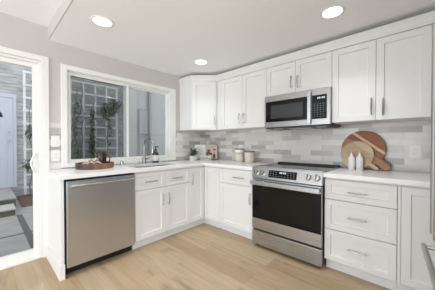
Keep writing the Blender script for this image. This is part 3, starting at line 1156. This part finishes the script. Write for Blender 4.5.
# ------------------------------------------------------------------ recessed ceiling lights
def downlight(x, y, z, label, power, group='recessed ceiling lights'):
    t = thing('ceiling_light', label, 'ceiling light', (x, y, z), group)
    bm = N(); lathe(bm, [(0.072, -0.001), (0.076, -0.006), (0.092, -0.004), (0.095, 0.0)], (x, y, z), n=40, cap0=False, cap1=False)
    obj('trim_ring', bm, M['trim'], t, smooth=True)
    bm = N(); lathe(bm, [(0.0, -0.003), (0.074, -0.003), (0.074, -0.001), (0.0, -0.001)], (x, y, z), n=40)
    obj('lens', bm, M['lamp'], t)
    a = area('ceiling_lamp', (x, y, z - 0.012), (0, 0, 0), 0.14, 0.14, power, (0.95, 0.98, 1.04), 'DISK')
    a.parent = t
    a.data.spread = R(105)
    a.location = (0, 0, -0.012)
    return t


downlight(0.791, -2.041, CZ, 'recessed ceiling light nearest the patio door', 2.2)
downlight(0.747, -0.801, CZ, 'recessed ceiling light in front of the corner cabinet', 1.5)
downlight(2.341, -0.805, CZ, 'recessed ceiling light above the drawer cabinet by the fridge', 2.2)
downlight(2.341, -2.041, CZ, 'added recessed ceiling light of the kitchen nearest the fridge, out of view', 2.2)  # added out of view to help light the kitchen
for x, y in ((1.2, -4.0), (3.2, -3.6), (2.2, -5.4)):  # unseen lights added behind the camera for brightness
    downlight(x, y, CZ2, 'added recessed ceiling light of the living area, out of view', 3)


# ------------------------------------------------------------------ outlets and switches
def plate(name, label, cat, y0, y1, z0, z1, mp, d, kind):
    t = thing(name, label, cat, mp((y0 + y1) / 2, d, z0))
    bm = N(); box(bm, y0, y1, d, d + 0.006, z0, z1, mp)
    p = obj('plate', bm, M['whiteplastic'], t, bevel=0.002)
    cy, cz_ = (y0 + y1) / 2, (z0 + z1) / 2
    bm = N(); box(bm, cy - 0.017, cy + 0.017, d + 0.006, d + 0.009, cz_ - 0.034, cz_ + 0.034, mp)
    r_ = obj('rocker' if kind == 's' else 'socket', bm, M['whiteplastic'], t, bevel=0.001)
    if kind == 'o':
        for s in (-0.018, 0.018):
            bm = N(); box(bm, cy - 0.008, cy - 0.005, d + 0.0085, d + 0.0095, cz_ + s - 0.005, cz_ + s + 0.005, mp)
            obj('slot', bm, M['slot'], r_)
            bm = N(); box(bm, cy + 0.005, cy + 0.008, d + 0.0085, d + 0.0095, cz_ + s - 0.005, cz_ + s + 0.005, mp)
            obj('slot', bm, M['slot'], r_)


plate('light_switch', 'white rocker switch plate between the door and the window', 'switch', -2.286, -2.213, 1.150, 1.268, MA, WA + 0.008, 's')
plate('wall_outlet', 'white outlet plate under the switch beside the window', 'outlet', -2.286, -2.213, 0.996, 1.116, MA, WA + 0.008, 'o')
plate('wall_outlet', 'white outlet plate right of the cutting boards', 'outlet', 2.813, 2.897, 1.042, 1.176, MB, -WB + 0.008, 'o')
plate('wall_outlet', 'white outlet plate behind the two canisters', 'outlet', 0.765, 0.842, 1.050, 1.170, MB, -WB + 0.008, 'o')


# ------------------------------------------------------------------ things on the counters
def board(name, label, cx, cz_, y0, rad, thick, hdir, hlen, hw, m, lean):
    """round board with a handle; disc in the local XZ plane, leaning back"""
    bm = N()
    n = 64
    half = math.asin(hw / rad)
    pts = []
    start = hdir + half
    for k in range(n + 1):
        a = start + (2 * math.pi - 2 * half) * k / n
        pts.append((rad * math.cos(a), rad * math.sin(a)))
    ux, uz = math.cos(hdir), math.sin(hdir)
    vx, vz = -uz, ux
    L = rad + hlen
    for a in (-90, -60, -30, 0, 30, 60, 90):
        e = R(a)
        px = (L - hw) + hw * math.cos(e)
        py = hw * 1.05 * math.sin(e)
        pts.append((ux * px + vx * py, uz * px + vz * py))
    vs = [bm.verts.new((x, -thick / 2, z)) for x, z in pts]
    f = bm.faces.new(vs)
    r_ = bmesh.ops.extrude_face_region(bm, geom=[f])
    bmesh.ops.translate(bm, verts=[v for v in r_['geom'] if isinstance(v, bmesh.types.BMVert)], vec=(0, thick, 0))
    bmesh.ops.recalc_face_normals(bm, faces=bm.faces)
    me = bpy.data.meshes.new(name)
    bm.to_mesh(me); bm.free()
    me.materials.append(m)
    o = bpy.data.objects.new(name, me)
    COL.objects.link(o)
    b = o.modifiers.new('bevel', 'BEVEL'); b.width = 0.004; b.segments = 2; b.limit_method = 'ANGLE'; b.angle_limit = R(50)
    o.rotation_euler = (-lean, 0, 0)
    low = min(z for x, z in pts)
    o.location = (cx, y0, HC + 0.001 - low * math.cos(lean) + thick / 2 * math.sin(lean))
    tag(o, label, 'cutting board')
    return o


board('cutting_board', 'large round cutting board of dark and pale wood bands leaning on the backsplash', 2.442, 1.10, -0.030, 0.200, 0.020, R(-41), 0.105, 0.040, M['boardmix'], R(10))
board('cutting_board', 'small pale round cutting board in front of the large one', 2.398, 1.04, -0.070, 0.150, 0.018, R(-38), 0.085, 0.018, M['boardlight'], R(12))

for x, lab in ((2.366, 'left white ceramic bottle in front of the cutting boards'), (2.438, 'right white ceramic bottle in front of the cutting boards')):
    c = (x, -0.160, HC)
    t = thing('bottle', lab, 'bottle', c, 'white bottles by the cutting boards')
    bm = N(); lathe(bm, [(0.0, 0.0), (0.029, 0.0), (0.032, 0.004), (0.032, 0.112), (0.029, 0.128), (0.016, 0.146), (0.0125, 0.152), (0.0125, 0.172), (0.0, 0.172)], c)
    obj('body', bm, M['ceramic'], t, smooth=True)
    bm = N(); lathe(bm, [(0.0, 0.170), (0.0135, 0.170), (0.0135, 0.178), (0.005, 0.181), (0.004, 0.198), (0.0, 0.199)], c, n=14)
    obj('spout', bm, M['nickel'], t, smooth=True)

for c, rb_, rt, h, lab in (((0.885, -0.125, HC), 0.060, 0.070, 0.185, 'left taller cream canister with a double lid, by the range'),
                          ((1.078, -0.145, HC), 0.066, 0.078, 0.150, 'right wider cream canister with a thin wooden lid, by the range')):
    t = thing('canister', lab, 'canister', c, 'canisters by the range')
    tall = h > 0.16
    bt_ = h - 0.055 if tall else h
    bm = N(); lathe(bm, [(0.0, 0.0), (rb_ - 0.004, 0.0), (rb_, 0.006), (rt - 0.002, bt_ - 0.006), (rt - 0.004, bt_), (0.0, bt_)], c, n=32)
    obj('jar', bm, M['cream'], t, smooth=True)
    bm = N()
    if tall:
        lathe(bm, [(0.0, bt_), (rt - 0.006, bt_), (rt - 0.006, bt_ + 0.008), (0.0, bt_ + 0.008)], c, n=32)
        obj('gasket', bm, M['lidwood'], t)
        bm = N(); lathe(bm, [(0.0, bt_ + 0.008), (rt + 0.002, bt_ + 0.008), (rt + 0.003, h - 0.004), (rt, h), (0.0, h)], c, n=32)
        lo = obj('collar', bm, M['ceramic'], t, smooth=True)
        bm = N()
    lathe(bm, [(0.0, h), (rt + 0.001, h), (rt + 0.001, h + 0.010), (rt - 0.004, h + 0.013), (0.0, h + 0.013)], c, n=32)
    obj('lid', bm, M['lidwood'], t)

# potted plant
pc = (0.150, -0.425, HC)
pp = thing('potted_plant', 'small green plant in a square white pot in the counter corner', 'plant', pc)
bm = N()
s = 0.044
vs0 = [bm.verts.new((pc[0] + a * (s - 0.004), pc[1] + b * (s - 0.004), HC)) for a, b in ((-1, -1), (1, -1), (1, 1), (-1, 1))]
vs1 = [bm.verts.new((pc[0] + a * s, pc[1] + b * s, HC + 0.075)) for a, b in ((-1, -1), (1, -1), (1, 1), (-1, 1))]
vs2 = [bm.verts.new((pc[0] + a * (s - 0.006), pc[1] + b * (s - 0.006), HC + 0.075)) for a, b in ((-1, -1), (1, -1), (1, 1), (-1, 1))]
vs3 = [bm.verts.new((pc[0] + a * (s - 0.008), pc[1] + b * (s - 0.008), HC + 0.055)) for a, b in ((-1, -1), (1, -1), (1, 1), (-1, 1))]
bm.faces.new(vs0[::-1]); bm.faces.new(vs3)
for A, B in ((vs0, vs1), (vs1, vs2), (vs2, vs3)):
    for k in range(4):
        bm.faces.new([A[k], A[(k + 1) % 4], B[(k + 1) % 4], B[k]])
obj('pot', bm, M['ceramic'], pp, bevel=0.003)
bm = N(); box(bm, pc[0] - s + 0.009, pc[0] + s - 0.009, pc[1] - s + 0.009, pc[1] + s - 0.009, HC + 0.056, HC + 0.066)
obj('soil', bm, M['soil'], pp)


def leaf_at(bm, p, d, L, w, droop=0.4):
    """one pointed, slightly folded leaf"""
    d = Vector(d).normalized()
    side = d.cross(Vector((0, 0, 1)))
    side = side.normalized() if side.length > 1e-3 else Vector((1, 0, 0))
    up = side.cross(d)
    A = []
    p = Vector(p)
    for t, ww in ((0, 0.12), (0.3, 0.9), (0.6, 1.0), (0.85, 0.55)):
        c = p + d * L * t - Vector((0, 0, droop * L * t * t))
        A.append((bm.verts.new(c + side * w * ww / 2 + up * w * 0.12), bm.verts.new(c), bm.verts.new(c - side * w * ww / 2 + up * w * 0.12)))
    tip = bm.verts.new(p + d * L - Vector((0, 0, droop * L)))
    for a, b in zip(A, A[1:]):
        bm.faces.new([a[0], a[1], b[1], b[0]])
        bm.faces.new([a[1], a[2], b[2], b[1]])
    bm.faces.new([A[-1][0], A[-1][1], tip]); bm.faces.new([A[-1][1], A[-1][2], tip])


bm = N()
for k in range(75):
    a = random.uniform(0, 2 * math.pi)
    el = random.uniform(0.35, 1.35)
    L = random.uniform(0.08, 0.15)
    dr_ = Vector((math.cos(a) * math.cos(el), math.sin(a) * math.cos(el), math.sin(el)))
    p = Vector(pc) + Vector((random.uniform(-.022, .022), random.uniform(-.022, .022), 0.066 + random.uniform(0, 0.05)))
    if dr_.x < 0 and p.x + dr_.x * L < WA + 0.02:
        dr_.x = abs(dr_.x)
    leaf_at(bm, p, dr_, L, random.uniform(0.026, 0.040), 0.25)
obj('foliage', bm, M['leaf'], pp)

# open cookbook on a low white stand in the corner
u_ = Vector((0.737, 0.676, 0)); n_ = Vector((0.676, -0.737, 0))     # along the book, and out towards the room
B0 = Vector((0.195, -0.175, HC))


def BK(u, d, z):       # leaning back by 14 degrees
    return tuple(B0 + u_ * u + n_ * (d - 0.25 * z) + Vector((0, 0, z)))


def BS(u, d, z):
    return tuple(B0 + u_ * u + n_ * d + Vector((0, 0, z)))


bs = thing('book_stand', 'low white stand holding the open cookbook in the counter corner', 'stand', tuple(B0))
bm = N(); box(bm, -0.095, 0.095, 0.030, 0.062, 0.0, 0.072, BS)
obj('ledge', bm, M['standwhite'], bs, bevel=0.002)
bm = N(); box(bm, -0.080, 0.080, 0.0615, 0.0625, 0.018, 0.030, BS); box(bm, -0.080, 0.040, 0.0615, 0.0625, 0.040, 0.050, BS)
obj('groove', bm, M['print'], bs)
bm = N(); box(bm, -0.095, 0.095, -0.008, 0.030, 0.0, 0.010, BS)
obj('foot', bm, M['standwhite'], bs)
bk = thing('cookbook', 'open cookbook in the counter corner with a food photo on its right page', 'book', tuple(B0))
zb0, zb1 = 0.012, 0.262
bm = N(); box(bm, -0.205, 0.205, 0.000, 0.004, zb0, zb1, BK)
obj('cover', bm, M['photodark'], bk)
bm = N(); box(bm, -0.200, -0.002, 0.0045, 0.012, zb0 + 0.003, zb1 - 0.003, BK)
pl_ = obj('page', bm, M['page'], bk)
bm = N(); box(bm, 0.002, 0.200, 0.0045, 0.012, zb0 + 0.003, zb1 - 0.003, BK)
pr_ = obj('page', bm, M['photo'], bk)
bm = N()
for k in range(9):
    z = 0.215 - k * 0.015
    box(bm, -0.150, -0.070 + 0.03 * ((k * 7) % 3 - 1), 0.0118, 0.0124, z, z + 0.004, BK)
obj('text_line', bm, M['print'], pl_)
bm = N()


def blob(bm, u, z, ru, rz, d):
    vs = [bm.verts.new(BK(u + ru * math.cos(2 * math.pi * k / 16) * (1 + 0.12 * math.sin(3 * k)), d, z + rz * math.sin(2 * math.pi * k / 16))) for k in range(16)]
    bm.faces.new(vs)


for u, z, ru, rz in ((0.050, 0.155, 0.030, 0.022), (0.045, 0.115, 0.040, 0.020), (0.030, 0.085, 0.024, 0.020), (0.085, 0.100, 0.030, 0.022)):
    blob(bm, u, z, ru, rz, 0.0124 + 0.0002 * len(bm.faces))
obj('printed_food', bm, M['photobrown'], pr_)
bm = N(); blob(bm, 0.145, 0.060, 0.022, 0.045, 0.0124)
obj('printed_vase', bm, M['photodark'], pr_)
bm = N(); blob(bm, 0.150, 0.17, 0.024, 0.012, 0.0124)
obj('printed_bowl', bm, M['photodark'], pr_)

# tray with mug and napkin
tc = (0.222, -1.925)
ty = thing('serving_tray', 'round dark wooden tray with a slot handle left of the sink', 'tray', (*tc, HC))
bm = N(); lathe(bm, [(0.0, 0.0), (0.172, 0.0), (0.172, 0.012), (0.0, 0.012)], (*tc, HC), n=48)
obj('base', bm, M['traywood'], ty)
bm = N(); lathe(bm, [(0.172, 0.0), (0.184, 0.0), (0.189, 0.060), (0.179, 0.062), (0.173, 0.012)], (*tc, HC), n=48, cap0=False, cap1=False)
obj('rim', bm, M['traywood'], ty, smooth=True)
bm = N()
hv = Vector((-0.2, -1, 0)).normalized()
for k in range(7):
    a0 = math.atan2(-1.0, 0.35) + R(-17 + 34 * k / 7); a1 = a0 + R(34 / 7)
    q = []
    for a in (a0, a1):
        for rr in (0.183, 0.1885):
            for z in (0.017, 0.033):
                q.append(bm.verts.new((tc[0] + rr * math.cos(a), tc[1] + rr * math.sin(a), HC + z + 0.012)))
    for f in ((0, 1, 3, 2), (4, 6, 7, 5), (0, 4, 5, 1), (2, 3, 7, 6), (0, 2, 6, 4), (1, 5, 7, 3)):
        bm.faces.new([q[i] for i in f])
obj('handle_slot', bm, M['black'], ty)

mc = (0.152, -1.838, HC + 0.013)
mg = thing('mug', 'tall dark brown mug standing on the wooden tray', 'mug', mc)
bm = N(); lathe(bm, [(0.0, 0.0), (0.046, 0.0), (0.051, 0.004), (0.054, 0.07), (0.052, 0.162), (0.050, 0.165), (0.047, 0.162), (0.047, 0.012), (0.0, 0.010)], mc, n=32)
obj('cup', bm, M['mug'], mg, smooth=True)
bm = N(); P = []
for k in range(11):
    a = R(-78 + 156 * k / 10)
    P.append((mc[0] + 0.024 + 0.028 * math.cos(a), mc[1] + 0.040 + 0.036 * math.cos(a), mc[2] + 0.085 + 0.055 * math.sin(a)))
tube(bm, P, 0.007, 8)
obj('handle', bm, M['mug'], mg, smooth=True)

bm = N()
nu, nv_ = 26, 22
G = []
for i in range(nu + 1):
    row = []
    for j in range(nv_ + 1):
        u = i / nu - 0.5; v = j / nv_ - 0.5
        e = max(0, 1 - (2 * abs(u)) ** 2.5) * max(0, 1 - (2 * abs(v)) ** 2.5)
        h = 0.016 + e * (0.082 + 0.042 * noise.noise(Vector((u * 6, v * 6, 1.3))) + 0.012 * math.sin(v * 22 + 3 * u)) + 0.006 * noise.noise(Vector((u * 14, v * 14, 5)))
        rx_ = 1 + 0.14 * noise.noise(Vector((u * 3, v * 3, 8)))
        q = Vector((0.285 + 0.165 * v * rx_ - tc[0], -1.972 + 0.230 * u * rx_ - tc[1]))
        if q.length > 0.158:
            q *= 0.158 / q.length
        w_ = Vector((tc[0] + q.x - mc[0], tc[1] + q.y - mc[1]))
        if w_.length < 0.066:
            w_ *= 0.066 / w_.length
        row.append(bm.verts.new((mc[0] + w_.x, mc[1] + w_.y, HC + max(0.0150, h))))
    G.append(row)
for i in range(nu):
    for j in range(nv_):
        bm.faces.new([G[i][j], G[i + 1][j], G[i + 1][j + 1], G[i][j + 1]])
nk = obj('napkin', bm, M['napkin'], smooth=True)
so_ = nk.modifiers.new('thickness', 'SOLIDIFY'); so_.thickness = 0.003; so_.offset = 1
tag(nk, 'crumpled beige and brown patterned napkin on the wooden tray', 'napkin')

# ------------------------------------------------------------------ courtyard outside
XN = -3.95
GZ = -0.05
bm = N(); box(bm, XN - 0.3, WA - 0.14, -7.0, 5.0, GZ - 0.15, GZ)
struct('ground', 'concrete paving of the courtyard', bm, M['conc'], cat='ground')
bm = N()
box(bm, -2.2, WA - 0.14, -2.40, -2.325, GZ, GZ + 0.004)
box(bm, -1.13, -1.09, -7.0, 5.0, GZ, GZ + 0.0035)
o = struct('trim_4', 'dark joints between the paving slabs', bm, M['pavingjoint'], cat='paving joint')

nh = thing('neighbouring_house', 'grey sided house across the courtyard with a white entry door', 'house', (XN, -1.5, GZ))
bm = N(); box(bm, XN - 0.25, XN, -7.0, 0.30, GZ, 5.2)
obj('wall', bm, M['shingle'], nh)
bm = N(); box(bm, XN - 0.25, XN + 0.12, 0.30, 0.62, GZ, 5.2); box(bm, XN - 0.25, XN + 0.05, 0.62, 5.0, GZ, 5.2)
obj('stucco_wall', bm, M['stuccolight'], nh)
dy0, dy1, dz0, dz1 = -3.22, -2.31, 0.19, 2.235
bm = N()
slab(bm, [dy0 - 0.06, dy0, dy1, dy1 + 0.06], [dz0, dz1, dz1 + 0.08], lambda u, v: not (dy0 < u < dy1 and v < dz1), XN, XN + 0.03, lambda u, v, w: MA(u, w, v))
obj('door_frame', bm, M['frdoorpaint'], nh)
bm = N(); box(bm, dy0 + 0.003, dy1 - 0.003, XN, XN + 0.018, dz0, dz1 - 0.003, MA)
ed = obj('door', bm, M['frdoorpaint'], nh)
bm = N()
for y0, y1 in ((dy0 + 0.10, dy0 + 0.41), (dy0 + 0.50, dy1 - 0.10)):
    for z0, z1 in ((0.36, 0.86), (0.98, 1.58)):
        ring(bm, y0, y1, z0, z1, 0.030, XN + 0.018, XN + 0.026)
obj('panel_moulding', bm, M['frdoorpaint'], ed)
bm = N()
cy_ = (dy0 + dy1) / 2
vs = [bm.verts.new((XN + 0.022, cy_ + 0.29 * math.cos(math.pi * k / 16), 1.78 + 0.24 * math.sin(math.pi * k / 16))) for k in range(17)]
f = bm.faces.new(vs)
r_ = bmesh.ops.extrude_face_region(bm, geom=[f])
bmesh.ops.translate(bm, verts=[v for v in r_['geom'] if isinstance(v, bmesh.types.BMVert)], vec=(-0.006, 0, 0))
obj('fan_light', bm, M['doorlite'], ed)
bm = N(); lathe(bm, [(0.024, 0), (0.024, 0.006), (0.012, 0.010), (0.012, 0.03), (0.026, 0.04), (0.026, 0.055), (0.0, 0.062)], (XN + 0.018, dy1 - 0.065, 1.27), n=16, axis=(1, 0, 0))
obj('knob', bm, M['nickel'], ed, smooth=True)
bm = N(); lathe(bm, [(0.024, 0), (0.024, 0.012), (0.0, 0.014)], (XN + 0.018, dy1 - 0.065, 1.45), n=16, axis=(1, 0, 0))
obj('deadbolt', bm, M['nickel'], ed, smooth=True)
bm = N()
tube(bm, [(XN + 0.11, 1.085, GZ + 0.05), (XN + 0.11, 1.085, 4.6)], 0.048, 14)
for z in (0.6, 2.05, 3.5):
    box(bm, 1.02, 1.15, XN + 0.045, XN + 0.165, z, z + 0.03, MA)
obj('downspout', bm, M['pipe'], nh, smooth=True)

st = thing('doorstep', 'concrete doorstep of two steps below the white entry door', 'steps', (-3.0, -3.1, GZ))
bm = N(); box(bm, XN + 0.001, -2.63, -4.0, -2.36, 0.150, 0.18)
obj('landing', bm, M['conc'], st, bevel=0.008)
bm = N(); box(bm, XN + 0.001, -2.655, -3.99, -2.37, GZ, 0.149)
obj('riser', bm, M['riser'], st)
bm = N(); box(bm, -2.654, -2.20, -4.0, -2.40, 0.045, 0.075)
obj('step', bm, M['stepc'], st, bevel=0.008)
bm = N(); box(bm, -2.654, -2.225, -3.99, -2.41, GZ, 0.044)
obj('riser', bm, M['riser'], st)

bm = N()
nx_, ny_ = 14, 40
grid = [[bm.verts.new((XN + 0.002 + 1.198 * i / nx_, -2.27 + 2.47 * j / ny_,
                       GZ + 0.018 + 0.016 * noise.noise(Vector((i * 0.9, j * 0.9, 0))))) for j in range(ny_ + 1)] for i in range(nx_ + 1)]
for i in range(nx_):
    for j in range(ny_):
        bm.faces.new([grid[i][j], grid[i + 1][j], grid[i + 1][j + 1], grid[i][j + 1]])
edge = [grid[i][0] for i in range(nx_ + 1)] + [grid[nx_][j] for j in range(1, ny_ + 1)] + [grid[i][ny_] for i in range(nx_ - 1, -1, -1)] + [grid[0][j] for j in range(ny_ - 1, 0, -1)]
low = [bm.verts.new((v.co.x, v.co.y, GZ)) for v in edge]
for k in range(len(edge)):
    k2 = (k + 1) % len(edge)
    bm.faces.new([edge[k], low[k], low[k2], edge[k2]])
bm.faces.new(low)
tag(obj('planting_bed', bm, M['mulch']), 'planting bed with reddish mulch at the foot of the trellises', 'planting bed')


def trellis(label, y0, n, z1, tx):
    t = thing('trellis', label, 'trellis', (tx, y0, GZ), 'white trellises on the grey wall')
    bm = N()
    for k in range(n):
        y = y0 + k * 0.295
        box(bm, y - 0.022, y + 0.022, tx - 0.012, tx + 0.012, GZ + 0.061, z1, MA)
    obj('upright', bm, M['trellis'], t)
    bm = N()
    z = z1 - 0.03
    while z > 0.1:
        box(bm, y0 - 0.03, y0 + (n - 1) * 0.295 + 0.03, tx + 0.012, tx + 0.030, z - 0.02, z + 0.02, MA)
        z -= 0.298
    obj('crossbar', bm, M['trellis'], t)


trellis('tall white ladder trellis beside the white entry door', -2.125, 3, 2.88, -3.80)
trellis('wide white square trellis with vines seen through the left window pane', -1.218, 5, 2.88, -3.80)


def vine(label, tx, blobs, stems):
    y = blobs[0][0]
    t = thing('climbing_vine', label, 'vine', (tx, y, GZ + 0.06), 'vines on the trellises')
    bm = N()
    for pts in stems:
        P = []
        for (a, b), (c, d) in zip(pts, pts[1:]):
            for k in range(6):
                f = k / 6
                P.append((tx + 0.065 + 0.015 * math.sin(7 * f + b), a + (c - a) * f + 0.02 * math.sin(9 * f + d * 3), b + (d - b) * f))
        P.append((tx + 0.065, pts[-1][0], pts[-1][1]))
        tube(bm, P, [0.014 - 0.009 * i / len(P) for i in range(len(P))], 6)
    obj('stem', bm, M['stem'], t)
    bm = N()
    for (y, z, ry, rz, n) in blobs:
        for k in range(n):
            a = random.uniform(0, 2 * math.pi); q = math.sqrt(random.random())
            p = (tx + random.uniform(0.055, 0.17), y + ry * q * math.cos(a), z + rz * q * math.sin(a))
            b = random.uniform(0, 2 * math.pi)
            leaf_at(bm, p, (random.uniform(0.1, 0.9), math.cos(b), math.sin(b) * 0.8), random.uniform(0.06, 0.11), random.uniform(0.04, 0.065), 0.4)
    obj('foliage', bm, M['vine'], t)


vine('leafy vine with a dense bunch high on the wide trellis', -3.80, [(-0.30, 1.55, 0.05, 0.45, 36), (-0.28, 2.20, 0.24, 0.19, 160), (-0.05, 2.40, 0.16, 0.12, 50), (-0.42, 2.05, 0.08, 0.14, 40)],
     [((-0.33, 0.03), (-0.34, 0.9), (-0.32, 1.6), (-0.25, 2.4))])
vine('narrow vine climbing the middle of the wide trellis', -3.80, [(-0.74, 1.50, 0.05, 0.65, 150), (-0.75, 1.0, 0.06, 0.30, 70)],
     [((-0.75, 0.03), (-0.70, 1.0), (-0.76, 1.9), (-0.65, 2.6))])
vine('sparse vine with bare stems at the left of the wide trellis', -3.80, [(-1.12, 1.55, 0.08, 0.9, 60), (-1.10, 0.9, 0.09, 0.3, 50)],
     [((-1.15, 0.03), (-1.05, 0.9), (-1.18, 1.7), (-1.08, 2.7)), ((-1.10, 0.03), (-0.99, 1.1), (-0.95, 2.0), (-1.0, 2.75)), ((-1.2, 0.03), (-1.22, 1.2), (-1.0, 2.2), (-0.96, 2.8))])
vine('small vine on the ladder trellis by the patio', -3.80, [(-1.99, 1.48, 0.13, 0.14, 70), (-2.02, 0.72, 0.13, 0.13, 70), (-1.97, 2.55, 0.06, 0.10, 14)],
     [((-2.05, 0.03), (-2.0, 0.8), (-2.06, 1.6), (-1.98, 2.6))])

# lattice gate beside the downspout
lg = thing('lattice_panel', 'white diamond lattice panel beside the downspout seen through the right pane', 'lattice', (XN + 0.16, 0.83, GZ))
bm = N(); ring(bm, 0.670, 1.000, 1.50, 2.33, 0.022, XN + 0.13, XN + 0.16)
lf = obj('frame', bm, M['pipe'], lg)
bm = N()
for k in range(-5, 16):
    for sgn in (1, -1):
        z0 = 1.52 + k * 0.105
        pts = []
        for t in range(0, 31):
            y = 0.692 + 0.286 * t / 30
            z = z0 + (y - 0.692) * sgn * 1.2 + (0.0 if sgn > 0 else 0.34)
            if 1.522 < z < 2.308:
                pts.append((XN + 0.145 + 0.004 * sgn, y, z))
        if len(pts) > 3:
            tube(bm, [pts[0], pts[-1]], 0.006, 4)
obj('lattice', bm, M['lattice'], lg)
bm = N()
for y in (0.68, 0.99):
    box(bm, y - 0.012, y + 0.012, XN + 0.131, XN + 0.158, GZ, 1.51, MA)
obj('post', bm, M['pipe'], lg)
